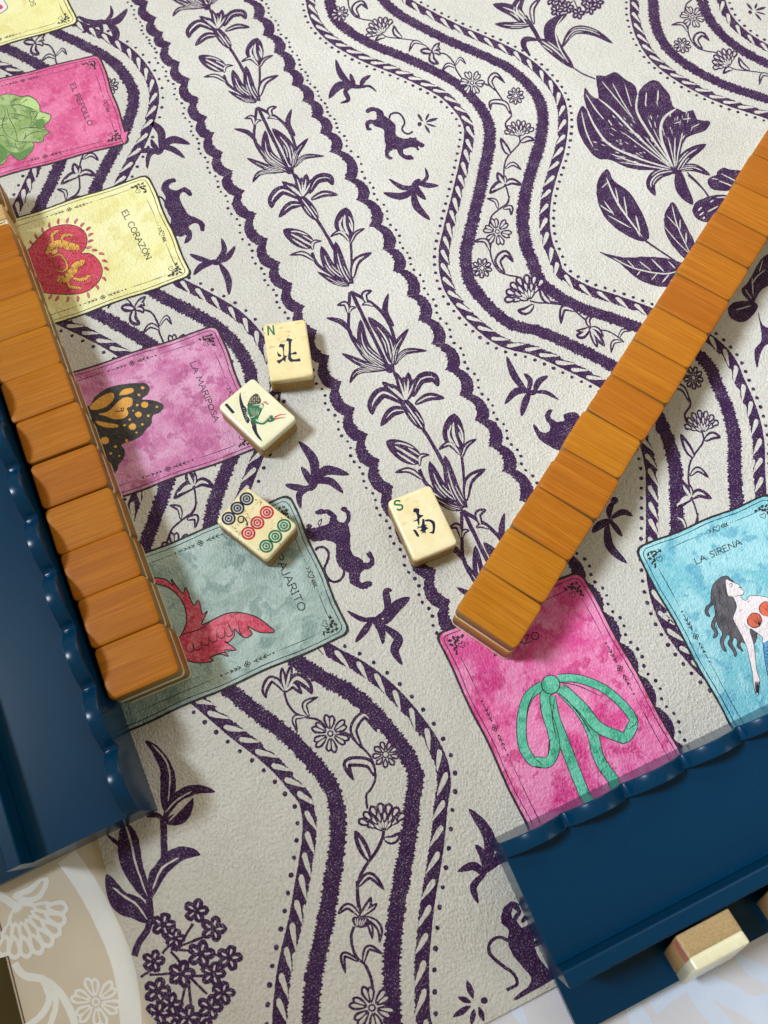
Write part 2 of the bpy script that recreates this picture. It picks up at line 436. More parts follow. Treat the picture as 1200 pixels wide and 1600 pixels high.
w3a = [(345, 372), (337.1, 349.1), (330.5, 336.4), (325.9, 321.6), (325.4, 307), (331.1, 290.2), (340.8, 273.8), (351, 262), (360, 252)] + sh(S1top + S1, 175, -101.9, 40, 246)
w3b = [(372, 354), (364.7, 337.5), (360.6, 323.6), (360.4, 309), (364.2, 294), (372.8, 277.8)] + sh(S2top + S2, 175, -101.9, 60, 268)

def furry(name, line, w, spike=.75):
    q = resamp(cr(line, 8), .42); nn = normals(q); A, B = [], []
    for (x, y), (nx, ny) in zip(q, nn):
        j1 = random.random(); j2 = random.random()
        ha = w / 2 + (spike * 1.3 * j1 if j1 > .55 else -.15 * j1); hb = w / 2 + (spike * 1.3 * j2 if j2 > .55 else -.15 * j2)
        A.append((x + nx * ha, y + ny * ha)); B.append((x - nx * hb, y - ny * hb))
    p = Print(); p.items.append(('s', (A, B), 'I', 0)); return pr(p, name)
def offs(line, d):
    q = resamp(cr(line, 8), 1.0); nn = normals(q)
    # smooth normals so the offset line has no loops on tight bends
    out = []
    for i, (x, y) in enumerate(q):
        a = nn[max(0, i - 5):i + 6]; nx = sum(k[0] for k in a); ny = sum(k[1] for k in a); L = hypot(nx, ny)
        out.append((x + nx / L * d, y + ny / L * d))
    return out
def rope(line, side, dot=5.1):
    c = offs(line, 11.2 * side); q = resamp(c, .5); nn = normals(q)
    p = Print(0, 0, 1); p.o = None
    A, B = [], []
    for i, ((x, y), (nx, ny)) in enumerate(zip(q, nn)):
        o_ = 3.1 + random.uniform(-.12, .12); i_ = 2.7 + random.uniform(-.5, .2)
        A.append((x + nx * side * o_, y + ny * side * o_)); B.append((x - nx * side * i_, y - ny * side * i_))
    p.items.append(('s', (A, B), 'I', 0))
    # pale drops: round end outside and up the wave, tail inside and down it
    step = 19 if side > 0 else 16; k = 6
    while k < len(q) - 12:
        (x, y), (nx, ny) = q[k], nn[k]; tx, ty = -ny, nx
        if ty < 0: tx, ty = -tx, -ty
        nx *= side; ny *= side
        s_ = random.uniform(.9, 1.12); f = lambda a, b: (x + nx * a + tx * b * s_, y + ny * a + ty * b * s_)
        p.blob([f(1.75, 3.0), f(1.95, 1.6), f(.9, -.6), f(-1.7, -4.3), f(-2.6, -5.2), f(-1.7, -1.8), f(-.55, 1.2), f(.6, 3.2)], 'P', 1, jag=.5, n=3)
        if random.random() < .35:
            p.blob([f(-3.0, -4.6), f(-2.4, -2.0), f(-1.7, .2), f(-2.1, 2.2), f(-3.2, .4)], 'P', 1, jag=.6, n=3)
        k += step + random.randint(0, 2)
    pr(p, 'printed_rope_border', clip=inside)
    d = Print(0, 0, 1); d.o = None
    c = resamp(offs(line, 16.3 * side), dot)
    for x, y in c: d.disc((x, y), random.uniform(.85, 1.1), n=8, jag=.12)
    pr(d, 'printed_dot_row', clip=inside)
for a, b in ((w1a, w1b), (w2a, w2b), (w3a, w3b)):
    furry('printed_wavy_stripe', [p for p in a if inside(*p)], 6.0); furry('printed_wavy_stripe', [p for p in b if inside(*p)], 6.0)
    rope(a, -1, 6.4 if a is w1a else 5.0); rope(b, 1, 7.2 if a is w1a else 5.0)

# ---- the two scalloped bands
LC = [(57.6, 496), (57.8, 481), (58.1, 466), (58.4, 451.5), (58.1, 438.7), (59.5, 428.8), (59.7, 412.4), (60.6, 398.2), (60.6, 382.5), (59.9, 368.1), (59.8, 355.2), (59.6, 341), (60.2, 326.5), (61.0, 312), (61.5, 295), (61.5, 277), (61.8, 260.8), (63.0, 246.3), (63.4, 231.3), (64, 215.5), (63.9, 199), (63.7, 183.6), (64.0, 168), (64.1, 152.9), (64.2, 138.4), (64.4, 124.1), (64.8, 109), (65.2, 94), (65.5, 79), (65.3, 64.2), (65.5, 49), (65.7, 34), (65.9, 19), (66, 4), (66.2, -11), (66.4, -26), (66.6, -41), (66.8, -56), (67, -71)]
RC = [(108, 490), (108.5, 475), (109, 460), (110, 444), (110.2, 429), (110.5, 413.8), (111.5, 398.6), (111.5, 383.5), (111.8, 371.2), (113, 357.7), (113.2, 344.9), (113.5, 332.2), (113.3, 318), (113.3, 297.4), (113.8, 281.8), (113.4, 263.7), (113.5, 247.2), (113, 233), (113.4, 216.3), (112.9, 200.8), (113.2, 185.2), (113.4, 169.3), (113.3, 153.9), (114.3, 138.8), (114.2, 124.1), (114.3, 109.7), (115, 94), (116, 79), (117, 64), (118, 49), (118.6, 34), (118.8, 19), (119, 4), (119, -11), (119, -26), (119, -41), (119, -56), (119, -71)]
def scallops(C, side):
    p = Print(); p.o = None; d = Print(); d.o = None
    for (x0, y0), (x1, y1) in zip(C, C[1:]):
        L = y0 - y1; n = 30; A, B = [], []
        for i in range(n + 1):
            t = i / n; x = x0 + (x1 - x0) * t; y = y0 - L * t
            inn = 3.7 * (1 - abs(2 * t - 1) ** 2.0) * (L / 15)
            tt = (t + .5) % 1
            out = 6.1 + 3.1 * (1 - abs(2 * t - 1) ** 2.4) * (L / 15)
            # the outer bumps sit slightly lower than the inner arcs
            j = random.uniform(-.3, .3) + (.7 if random.random() > .8 else 0)
            A.append((x + side * (out + random.uniform(-.25, .25) + (.4 if random.random() > .85 else 0)), y - 1.8)); B.append((x + side * (inn - j), y))
        p.items.append(('s', (A, B), 'I', 0))
        for k in range(4):
            t = (k + .5) / 4
            out = 6.1 + 3.1 * (1 - abs(2 * t - 1) ** 2.4) * (L / 15) + 2.6
            d.disc((x0 + (x1 - x0) * t + side * (out + random.uniform(-.2, .2)), y0 - L * t - 1.8), random.uniform(.7, .95), n=8, jag=.12)
    pr(p, 'printed_scalloped_band'); pr(d, 'printed_dot_row')
scallops(LC, -1); scallops(RC, 1)

# ---- flowering vine between the stripes
def vine2():
    v = Print(500, 0, 6)
    v.line([(590, 330), (650, 350), (780, 365), (900, 385), (990, 430), (1040, 480)], 11)
    v.fan((592, 325), radians(-122), 175, 1.25)
    v.hollow([(610, 350), (570, 345), (510, 388)], 46, .26); v.hollow([(770, 355), (710, 310), (692, 235)], 52, .27)
    v.hollow([(965, 415), (880, 395), (832, 490)], 34, .3)
    v.lilyhead((1050, 490), [([(990, 480), (935, 478)], 58), ([(1085, 440), (1125, 400)], 44), ([(1050, 560), (1115, 600)], 60), ([(1100, 490), (1130, 520)], 40), ([(1095, 450), (1130, 470)], 30)])
    v.crop(640, 60, 4.615)
    v.line([(215, 105), (270, 120), (320, 180), (335, 225), (380, 290), (430, 315)], 11)
    v.hollow([(330, 195), (365, 145), (408, 188)], 22); v.hollow([(335, 212), (275, 190), (232, 238)], 28)
    v.six((450, 320), 95, .1)
    v.line([(510, 320), (560, 335), (610, 360), (660, 430), (720, 510), (732, 560), (692, 610), (700, 655)], 12)
    v.hollow([(622, 378), (580, 310), (620, 262), (690, 325)], 38); v.daisy((765, 415), 66)
    v.hollow([(725, 545), (690, 470), (590, 460), (585, 520)], 36)
    v.fan((795, 712), radians(-96), 128, 1.3)
    v.hollow([(800, 752), (850, 725), (905, 735)], 40, .26); v.hollow([(725, 842), (690, 790), (655, 715)], 46, .26)
    v.line([(790, 705), (790, 760), (710, 850), (682, 930), (685, 1040), (705, 1100), (715, 1170), (690, 1215)], 12)
    v.hollow([(690, 940), (745, 905), (808, 950)], 30)
    v.lilyhead((690, 1060), [([(655, 1010), (632, 965)], 48), ([(640, 1060), (575, 1120)], 58), ([(735, 1030), (815, 1060)], 44), ([(600, 1090), (610, 1110)], 30), ([(690, 1020), (680, 980)], 26)])
    v.crop(660, 280, 5)
    v.line([(680, 130), (660, 190), (600, 235), (540, 290), (522, 360)], 13)
    v.hollow([(590, 232), (570, 170), (500, 150)], 30); v.hollow([(630, 232), (690, 222), (692, 285)], 36)
    v.six((585, 410), 118, .25)
    v.line([(545, 470), (530, 560), (552, 650), (600, 720), (680, 752), (750, 765), (785, 800)], 13)
    v.hollow([(530, 565), (490, 480), (385, 492)], 36); v.hollow([(642, 735), (590, 640), (650, 580), (712, 650)], 56); v.daisy((465, 695), 84)
    return v
v = vine2()
pr(v, 'printed_flower_vine')
pr(v, 'printed_flower_vine', dxy=(2.7, 196.0), clip=lambda x, y: y > 400)
pr(v, 'printed_flower_vine', dxy=(-2.7, -197.0), clip=lambda x, y: MY0 < y < 142)
v_ = Print(660, 280, 5)
v_.fan((840, 950), radians(-118), 215, 1.2); v_.hollow([(870, 980), (810, 1030), (740, 1025)], 58, .26); v_.hollow([(1000, 968), (950, 920), (918, 830)], 52, .3); v_.hollow([(1190, 1030), (1100, 1010), (1082, 1135)], 46, .3)
v_.line([(840, 950), (900, 965), (1000, 970), (1100, 985), (1200, 1020)], 13)
v_.crop(800, 400, 3); v_.line([(170, 212), (230, 225), (285, 252), (345, 300)], 8)
v_.lilyhead((365, 335), [([(330, 370), (298, 372)], 34), ([(355, 300), (378, 280)], 24), ([(395, 370), (435, 425)], 34), ([(385, 390), (400, 430)], 24), ([(340, 350), (300, 350)], 24), ([(400, 345), (430, 380)], 22)])
v_.line([(385, 350), (440, 350), (490, 375), (525, 405)], 7); v_.hollow([(500, 385), (520, 350), (560, 352)], 18); v_.hollow([(518, 400), (475, 405), (465, 455)], 20)
pr(v_, 'printed_flower_vine')
for dx, dy, c in ((-212, -99.4, lambda x, y: 78 < y), (-209, 96.4, inside), (175.2, -101.9, inside), (177.9, 94, lambda x, y: y < 420)):
    pr(v, 'printed_flower_vine', dxy=(dx, dy), clip=c)
v = Print(380, 1010, 4)
v.line([(258, 290), (280, 360), (330, 420), (400, 445), (470, 460), (520, 510)], 15)
v.line([(600, 540), (650, 545), (700, 590), (780, 670), (812, 730), (826, 820), (800, 890), (770, 930), (775, 1015)], 15)
v.lilyhead((262, 285), [([(250, 200), (240, 130)], 40), ([(285, 190), (300, 115)], 40), ([(180, 205), (135, 270), (145, 325)], 46), ([(330, 200), (400, 240), (430, 300)], 62), ([(310, 240), (370, 300)], 46), ([(215, 220), (190, 190)], 36)])
v.hollow([(412, 440), (385, 360), (470, 315)], 34); v.hollow([(395, 440), (320, 450), (340, 540)], 30)
v.six((545, 545), 128, .45)
v.hollow([(745, 640), (690, 520), (760, 430), (838, 540)], 52); v.daisy((890, 675), 88)
v.hollow([(820, 810), (780, 730), (650, 730), (690, 840)], 60)
v.crop(480, 1180, 5)
v.fan((600, 600), radians(-98), 235, 1.15, 7)
v.line([(595, 590), (590, 640), (540, 750), (480, 830), (412, 950), (392, 1060), (400, 1190)], 26)
v.hollow([(600, 650), (670, 660), (745, 600)], 66, .24); v.hollow([(485, 825), (430, 710), (372, 588)], 78, .34)
v.hollow([(395, 1030), (490, 940), (605, 1055)], 56, .34)
v.crop(480, 1380, 5.4545)
v.line([(425, -20), (430, 100), (445, 200), (465, 280)], 27)
v.line([(400, 370), (375, 450), (390, 560), (432, 645), (490, 690), (540, 800), (560, 890)], 26)
v.lilyhead((450, 285), [([(510, 210), (545, 115)], 60), ([(540, 220), (600, 170)], 46), ([(350, 195), (258, 265)], 56), ([(560, 320), (620, 400), (615, 510)], 56), ([(530, 350), (555, 480)], 46)])
v.blob([(390, 290), (400, 360), (460, 380), (540, 350), (500, 290)], 'I', 1)
for x in (410, 430, 455, 480, 505): v.line([(425 + (x - 425) * 1.0, 300), (430 + (x - 430) * .5, 365)], 11, 'l', 'P', 2)
v.hollow([(478, 685), (520, 550), (645, 605)], 52, .34); v.hollow([(440, 665), (310, 610), (325, 770)], 50, .36)
v.six((552, 1062), 205, .28)
pr(v, 'printed_flower_vine')

# ---- lily sprays down the middle column
l = Print(400, 400, 3)
l.leaf([(785, 812), (735, 740), (668, 650)], 60)
for t, w in (((655, 545), 34), ((690, 565), 30), ((715, 545), 40), ((745, 575), 34), ((620, 600), 40), ((590, 590), 36)):
    l.hollow([(700, 680), ((700 + t[0]) / 2 + 4, (680 + t[1]) / 2), t], w, .34)
l.line([(640, 530), (665, 590)], 14)
l.hollow([(690, 690), (600, 640), (548, 690), (545, 745)], 52, .36); l.hollow([(700, 725), (640, 730), (583, 798)], 42, .38)
l.hollow([(735, 660), (770, 580), (830, 570), (855, 612)], 48, .4); l.hollow([(745, 695), (810, 660), (885, 667)], 34, .36)
l.line([(782, 808), (860, 940), (935, 1090), (968, 1185)], 17, jag=.9)
l.leaf([(772, 965), (700, 920), (610, 868)], 92); l.line([(740, 900), (690, 880), (650, 878)], 8, 't', 'P', 1); l.line([(745, 975), (700, 950), (660, 920)], 8, 't', 'P', 1)
l.leaf([(955, 905), (925, 830), (930, 738)], 104); l.line([(935, 890), (905, 840), (915, 790)], 8, 't', 'P', 1); l.line([(970, 880), (965, 830), (945, 790)], 8, 't', 'P', 1)
l.hollow([(960, 935), (910, 880), (855, 908)], 26); l.hollow([(962, 950), (985, 890), (1035, 858)], 24, .36); l.hollow([(768, 985), (770, 940), (815, 932)], 22)
l.line([(960, 900), (972, 1010), (985, 1180)], 13, jag=.9); l.line([(765, 1000), (800, 1070), (880, 1130), (960, 1190)], 17, jag=.9)
l.hollow([(785, 1050), (720, 1005), (650, 1016)], 26)
l.leaf([(935, 1150), (860, 1080), (812, 962)], 58); l.leaf([(975, 1180), (920, 1080), (885, 935)], 60); l.hollow([(985, 1150), (1000, 1050), (1078, 998)], 40)
l.leaf([(970, 1190), (900, 1170), (800, 1110)], 34)
def tuft(l):
    l.line([(445, 165), (520, 320), (618, 520)], 17, jag=.9)
    l.line([(450, 170), (560, 235), (620, 310), (655, 420), (640, 520)], 16, jag=.9)
    l.hollow([(520, 222), (508, 180), (545, 162)], 28); l.hollow([(552, 235), (520, 222), (496, 232)], 18)
    l.leaf([(645, 330), (605, 260), (620, 175)], 30, False)
    l.line([(440, 170), (435, 270), (440, 365), (500, 450), (600, 530)], 14, jag=.9)
    l.hollow([(433, 272), (420, 225), (378, 232)], 24); l.hollow([(437, 268), (445, 245), (470, 242)], 18)
    l.leaf([(450, 365), (400, 310), (328, 290)], 26, False)
    l.leaf([(620, 535), (520, 470), (430, 350)], 36); l.leaf([(615, 515), (510, 430), (490, 298)], 54); l.leaf([(635, 500), (610, 390), (525, 286)], 60)
    l.leaf([(640, 515), (655, 430), (715, 340)], 38); l.leaf([(650, 510), (700, 450), (802, 444)], 30); l.leaf([(610, 535), (510, 510), (402, 456)], 36); l.leaf([(600, 535), (480, 540), (440, 596)], 30)
    l.disc((628, 528), 22)
t = Print(400, 400, 3); tuft(t)
for k, dy in ((0, 0), (1, 133.5), (2, 267)):
    pr(l, 'printed_lily', dxy=(0, dy)); pr(t, 'printed_leaf_tuft', dxy=(0, dy))
pr(t, 'printed_leaf_tuft', dxy=(0.4, -130.3)); pr(l, 'printed_lily', dxy=(0.8, -133))

# ---- sprigs, lions, stars
def sprig(crop, leaves, name='printed_sprig'):
    s = Print(*crop)
    for pts, w in leaves: s.line(pts, w, 'l', n=8)
    pr(s, name)
sprig((500, 0, 6), [([(310, 805), (230, 740), (178, 660), (148, 555)], 62), ([(330, 810), (300, 740), (283, 688)], 40), ([(380, 825), (405, 755), (478, 705)], 46), ([(360, 820), (460, 808), (532, 862)], 24), ([(300, 790), (170, 810), (82, 925)], 78), ([(340, 795), (240, 850), (265, 935), (188, 968)], 44), ([(230, 800), (320, 810), (430, 818)], 42)])
sprig((400, 0, 3), [([(745, 875), (800, 835), (793, 785)], 18), ([(745, 850), (800, 868), (856, 870)], 26), ([(760, 872), (690, 880), (622, 838)], 24), ([(750, 885), (680, 920), (596, 904)], 34), ([(742, 860), (762, 900), (797, 937)], 30), ([(738, 895), (752, 965), (817, 1032)], 36), ([(770, 840), (745, 870), (735, 920)], 34)])
sprig((0, 0, 3), [([(478, 115), (522, 70), (518, 25)], 18), ([(490, 108), (550, 95), (598, 40)], 34), ([(505, 110), (542, 150), (538, 212)], 38), ([(480, 105), (410, 100), (368, 76)], 24), ([(475, 100), (430, 125), (384, 155)], 28), ([(470, 100), (475, 130), (482, 155)], 20), ([(450, 98), (510, 108)], 24)])
sprig((0, 0, 3), [([(752, 700), (755, 620), (698, 565)], 38), ([(750, 695), (810, 655), (893, 676)], 36), ([(755, 690), (810, 700), (868, 742)], 28), ([(755, 720), (695, 705), (638, 714)], 26), ([(755, 700), (700, 725), (690, 792)], 24), ([(745, 705), (720, 680), (708, 652)], 24), ([(735, 725), (770, 690)], 24)])
sprig((0, 0, 1), [([(336, 412), (350, 392), (346, 372)], 9), ([(338, 409), (355, 402), (368, 384)], 10), ([(343, 412), (356, 435), (358, 461)], 11), ([(336, 411), (312, 404), (296, 397)], 8), ([(332, 411), (315, 416), (302, 430)], 10), ([(328, 408), (346, 412)], 9)])
sprig((400, 400, 3), [([(272, 1070), (270, 960), (200, 868)], 46), ([(272, 1060), (330, 1005), (438, 1025)], 46), ([(275, 1060), (345, 1055), (410, 1112)], 36), ([(262, 1080), (240, 1030), (212, 988)], 32), ([(270, 1095), (190, 1085), (135, 1072)], 32), ([(275, 1070), (205, 1115), (210, 1185)], 32), ([(250, 1100), (290, 1050)], 32)])
sprig((400, 800, 3), [([(545, 510), (615, 460), (610, 375), (640, 368)], 36), ([(605, 522), (650, 450), (722, 400)], 56), ([(560, 508), (490, 500), (425, 462)], 24), ([(545, 505), (510, 555), (465, 612)], 34), ([(555, 515), (588, 560), (595, 620)], 34), ([(580, 525), (665, 590), (650, 650), (686, 718)], 46), ([(510, 500), (620, 522)], 34)])
sprig((800, 400, 3), [([(75, 640), (85, 585), (55, 550)], 26), ([(105, 640), (125, 590), (170, 562)], 30), ([(100, 638), (160, 640), (220, 675)], 20), ([(85, 632), (60, 690), (45, 752)], 34), ([(90, 632), (20, 635), (-35, 695)], 34), ([(70, 640), (10, 560), (-25, 470)], 34), ([(70, 635), (115, 645)], 26)])
s = Print(690, 700, 4); s.disc((1080, 328), 24)
for pts, w in [([(1060, 440), (1130, 400), (1195, 425)], 40), ([(1050, 450), (1090, 500), (1130, 556)], 34), ([(1035, 460), (1050, 610), (1160, 722)], 54), ([(1070, 450), (990, 480), (940, 530)], 52), ([(1050, 440), (1050, 380), (1085, 330)], 40)]: s.line(pts, w, 'l')
pr(s, 'printed_sprig')
sprig((400, 1200, 3), [([(1085, 470), (1090, 320), (998, 190)], 56), ([(1075, 480), (1065, 410), (1028, 358)], 38), ([(1075, 505), (1020, 460), (945, 486)], 42), ([(1080, 490), (1020, 555), (1042, 635)], 34), ([(1070, 490), (1120, 440), (1170, 430)], 46), ([(1110, 450), (1130, 420), (1120, 400)], 26)])

s = Print(560, 140, 8.571)
s.blob([(90, 290), (130, 250), (200, 235), (280, 255), (335, 300), (350, 350), (410, 390), (470, 440), (500, 480), (495, 560), (520, 620), (570, 645), (630, 655), (680, 650), (700, 630), (715, 650), (770, 640), (790, 680), (830, 700), (885, 735), (870, 770), (830, 770), (800, 760), (820, 800), (790, 815), (760, 780), (700, 775), (640, 790), (600, 800), (605, 850), (640, 880), (710, 880), (740, 935), (640, 935), (570, 900), (530, 850), (510, 800), (460, 810), (420, 830), (410, 880), (465, 915), (440, 940), (400, 930), (360, 890), (350, 820), (370, 750), (350, 680), (345, 600), (345, 545), (290, 510), (230, 495), (190, 460), (150, 470), (150, 510), (185, 530), (130, 550), (95, 500), (90, 450), (120, 410), (180, 400), (230, 400), (245, 350), (230, 300), (180, 290), (130, 320)], jag=.9, n=3)
s.line([(415, 390), (425, 340), (490, 310), (560, 330), (610, 400), (615, 460), (585, 520), (610, 570), (670, 595), (730, 560)], 27, jag=.6)
pr(s, 'printed_lion')
star = [([(860, 428), (790, 318)], 40), ([(898, 412), (948, 318)], 34), ([(905, 432), (1070, 383)], 42), ([(908, 458), (1045, 498)], 28), ([(888, 475), (962, 592)], 38)]
for d in ((0, 0), (219, 1)):
    s = Print(560, 140, 8.571)
    for pts, w in star: s.line(pts, w, 'l')
    s.disc((820, 463), 30); pr(s, 'printed_star_flower', dxy=d)
s = Print(400, 1200, 3)
for pts, w in [([(1018, 1080), (988, 995)], 30), ([(1008, 1100), (945, 1072)], 28), ([(1005, 1115), (922, 1168)], 32), ([(1022, 1130), (1010, 1205)], 26), ([(1045, 1120), (1068, 1190)], 26)]: s.line(pts, w, 'l')
s.disc((1070, 1090), 17); pr(s, 'printed_star_flower')
s = Print(470, 770, 9.23)
s.blob([(60, 520), (90, 510), (80, 470), (110, 445), (160, 470), (150, 500), (200, 500), (260, 490), (380, 450), (410, 400), (420, 350), (380, 310), (320, 300), (240, 320), (215, 290), (215, 255), (300, 235), (400, 240), (480, 290), (520, 350), (530, 400), (590, 425), (640, 400), (660, 330), (640, 280), (575, 250), (630, 195), (680, 250), (715, 300), (715, 400), (690, 460), (710, 560), (720, 700), (720, 800), (750, 880), (820, 930), (880, 970), (920, 1010), (980, 1000), (990, 950), (940, 880), (1010, 850), (1060, 950), (1050, 1040), (990, 1100), (920, 1110), (880, 1130), (850, 1200), (850, 1260), (890, 1300), (980, 1265), (1040, 1310), (980, 1370), (900, 1390), (820, 1370), (720, 1310), (690, 1230), (690, 1160), (600, 1110), (540, 1040), (510, 960), (510, 850), (495, 740), (420, 700), (320, 690), (200, 700), (120, 660), (80, 600)], jag=1.1, n=3)
s.line([(625, 1110), (610, 1210), (520, 1280), (430, 1270), (365, 1190), (340, 1090), (385, 980), (400, 870), (340, 790), (250, 790), (208, 832)], 38, jag=.8)
s.line([(270, 490), (250, 430), (300, 380), (290, 440), (262, 480)], 14)
pr(s, 'printed_lion')
s = Print(20, 260, 4)
s.blob([(1020, 80), (990, 75), (940, 100), (930, 150), (955, 190), (948, 240), (970, 290), (990, 340), (980, 390), (1000, 430), (1050, 440), (1085, 430), (1070, 480), (1110, 465), (1122, 415), (1098, 380), (1130, 355), (1165, 365), (1175, 402), (1197, 400), (1195, 355), (1150, 322), (1100, 300), (1060, 240), (1040, 190), (1070, 160), (1100, 185), (1122, 178), (1108, 148), (1070, 130), (1020, 150), (978, 130), (990, 105), (1015, 102)], n=3, jag=.9)
s.line([(955, 230), (930, 195), (890, 190)], 12); pr(s, 'printed_lion')
s = Print(800, 400, 3)
s.blob([(98, 795), (115, 795), (135, 825), (170, 825), (180, 800), (155, 760), (165, 725), (190, 720), (180, 750), (205, 775), (245, 772), (240, 745), (275, 735), (310, 740), (330, 800), (320, 880), (280, 930), (225, 915), (180, 895), (140, 870), (120, 850)], n=3, jag=.9); pr(s, 'printed_lion')
s = Print(760, 1160, 2.7273)
s.blob([(65, 720), (90, 685), (130, 680), (145, 710), (120, 705), (108, 730), (120, 780), (165, 785), (185, 760), (215, 800), (200, 850), (230, 930), (300, 1000), (280, 1012), (130, 1095), (125, 1080), (190, 1020), (160, 960), (115, 910), (90, 850), (95, 800), (65, 770)], n=3, jag=.9)
s.line([(110, 700), (140, 720), (120, 760), (150, 800)], 20, 't'); s.line([(190, 860), (240, 850), (270, 800)], 30, 'e'); s.line([(150, 770), (175, 740), (205, 750)], 22, 't')
s.line([(95, 845), (50, 830), (15, 855), (15, 900), (60, 945), (115, 985), (130, 1030), (85, 1055)], 15, jag=.7); pr(s, 'printed_lion')

# ---- big flower, leaves and branch at the upper right
p = Print(800, 0, 3)
p.blob([(395, 355), (440, 355), (485, 338), (530, 370), (575, 400), (588, 440), (600, 420), (640, 383), (680, 378), (712, 410), (740, 450), (755, 500), (775, 508), (810, 525), (850, 518), (870, 560), (928, 570), (905, 612), (830, 640), (800, 680), (782, 760), (770, 800), (700, 797), (600, 797), (520, 778), (460, 750), (400, 742), (350, 690), (310, 610), (305, 550), (328, 497), (348, 510), (336, 450), (342, 410), (365, 440), (405, 462), (398, 400)], jag=.8)
for pts, w in [([(348, 505), (390, 595), (460, 680), (600, 745), (745, 790)], 10), ([(405, 462), (480, 525), (600, 650), (745, 782)], 9), ([(590, 440), (585, 520), (640, 620), (745, 770)], 11), ([(772, 508), (708, 560), (700, 650), (752, 780)], 13),
               ([(470, 390), (520, 480), (570, 560)], 5), ([(420, 380), (470, 440), (560, 550)], 5), ([(530, 400), (560, 500)], 5), ([(345, 440), (390, 510), (430, 560)], 6), ([(630, 430), (625, 500)], 6), ([(685, 420), (682, 480)], 7),
               ([(325, 520), (345, 610), (380, 690)], 6), ([(460, 720), (600, 770), (735, 795)], 6), ([(520, 620), (640, 710), (745, 785)], 5), ([(500, 760), (640, 780), (740, 797)], 5), ([(620, 640), (690, 720), (755, 785)], 5), ([(660, 600), (710, 700), (757, 785)], 5), ([(730, 640), (745, 700), (762, 785)], 5), ([(765, 640), (762, 720), (765, 785)], 6), ([(800, 620), (782, 700), (770, 780)], 6), ([(840, 600), (880, 580)], 5), ([(800, 560), (840, 555)], 5), ([(760, 580), (790, 570)], 5), ([(640, 560), (655, 600)], 5), ([(450, 560), (470, 590)], 6)]:
    p.line(pts, w, 't', 'P', 1)
for _ in range(80):
    a = random.uniform(-2.98, -1.15); r0 = random.uniform(140, 400) * (1 if a < -1.4 else .75); x = 755 + cos(a) * r0 * .98; y = 790 + sin(a) * r0 * .9
    k = random.uniform(14, 34); p.line([(x, y), (x + cos(a) * k + random.uniform(-4, 4), y + sin(a) * k)], random.uniform(2.5, 5), 't', 'P', 1, n=2)
p.leaf([(770, 805), (820, 730), (910, 676)], 52); p.leaf([(770, 798), (850, 785), (930, 822)], 36); p.leaf([(780, 800), (795, 880), (848, 960)], 58, False); p.leaf([(775, 800), (690, 815), (650, 860), (672, 918)], 52)
p.line([(825, 820), (890, 880), (925, 925)], 8); p.blob([(735, 790), (790, 790), (780, 815), (740, 812)])
pr(p, 'printed_peony')
p = Print(800, 0, 3)
p.blob([(445, 792), (402, 850), (398, 930), (430, 1010), (500, 1080), (590, 1128), (635, 1125), (642, 1085), (610, 1000), (550, 900), (480, 850)], jag=.8)
for pts, w in [([(440, 830), (500, 960), (612, 1112)], 9), ([(480, 1010), (430, 940)], 6), ([(560, 1070), (450, 1010)], 6), ([(500, 960), (485, 880)], 6), ([(540, 1020), (525, 920)], 7), ([(580, 1070), (600, 1110)], 6), ([(600, 1090), (580, 1010)], 8), ([(470, 1000), (410, 960)], 6), ([(455, 850), (420, 880)], 5)]: p.line(pts, w, 't', 'P', 1)
p.line([(622, 1128), (730, 1200), (790, 1240)], 8)
pr(p, 'printed_leaf')
p = Print(980, 200, 5.333)
p.blob([(380, 618), (320, 700), (306, 790), (330, 900), (395, 1000), (490, 1098), (530, 1090), (560, 960), (510, 850), (450, 730)], jag=.8)
for pts, w in [([(372, 640), (420, 820), (530, 1060)], 10), ([(330, 730), (420, 830)], 8), ([(310, 820), (400, 930), (520, 1050)], 8), ([(440, 850), (440, 760)], 10), ([(490, 960), (490, 870)], 12)]: p.line(pts, w, 't', 'P', 1)
pr(p, 'printed_leaf')
p = Print(980, 200, 5.333)
p.blob([(-230, 1035), (-120, 1060), (0, 1080), (150, 1072), (300, 1080), (420, 1110), (480, 1150), (400, 1300), (330, 1325), (200, 1310), (60, 1240), (-60, 1130)], jag=.8)
for pts, w in [([(-120, 1080), (60, 1170), (300, 1215), (430, 1190)], 11), ([(0, 1100), (60, 1165)], 9), ([(100, 1110), (200, 1190)], 10), ([(200, 1090), (310, 1200)], 12), ([(340, 1110), (400, 1170)], 9), ([(200, 1270), (250, 1210)], 9), ([(290, 1290), (350, 1220)], 11), ([(80, 1230), (110, 1190)], 9)]: p.line(pts, w, 't', 'P', 1)
p.line([(150, 935), (270, 1020), (400, 1110)], 13)
pr(p, 'printed_leaf')
p = Print(980, 200, 5.333)
p.blob([(668, 440), (700, 405), (745, 390), (750, 365), (800, 330), (850, 345), (900, 350), (960, 360), (1010, 420), (960, 520), (840, 525), (740, 520), (690, 495)])
p.blob([(542, 690), (570, 620), (640, 585), (720, 560), (820, 558), (900, 600), (800, 720), (740, 790), (650, 785), (580, 755)])
for pts, w in [([(760, 440), (840, 470), (900, 500)], 10), ([(780, 380), (860, 420), (920, 450)], 9), ([(700, 420), (760, 430)], 8), ([(590, 690), (620, 660)], 16), ([(600, 730), (640, 700)], 14), ([(690, 620), (720, 600)], 12), ([(670, 700), (760, 650)], 12), ([(630, 760), (645, 740)], 14), ([(740, 580), (830, 575)], 9)]: p.line(pts, w, 't', 'P', 1)
p.line([(500, 370), (600, 470), (690, 590)], 12); pr(p, 'printed_berry')
p = Print(980, 200, 5.333)
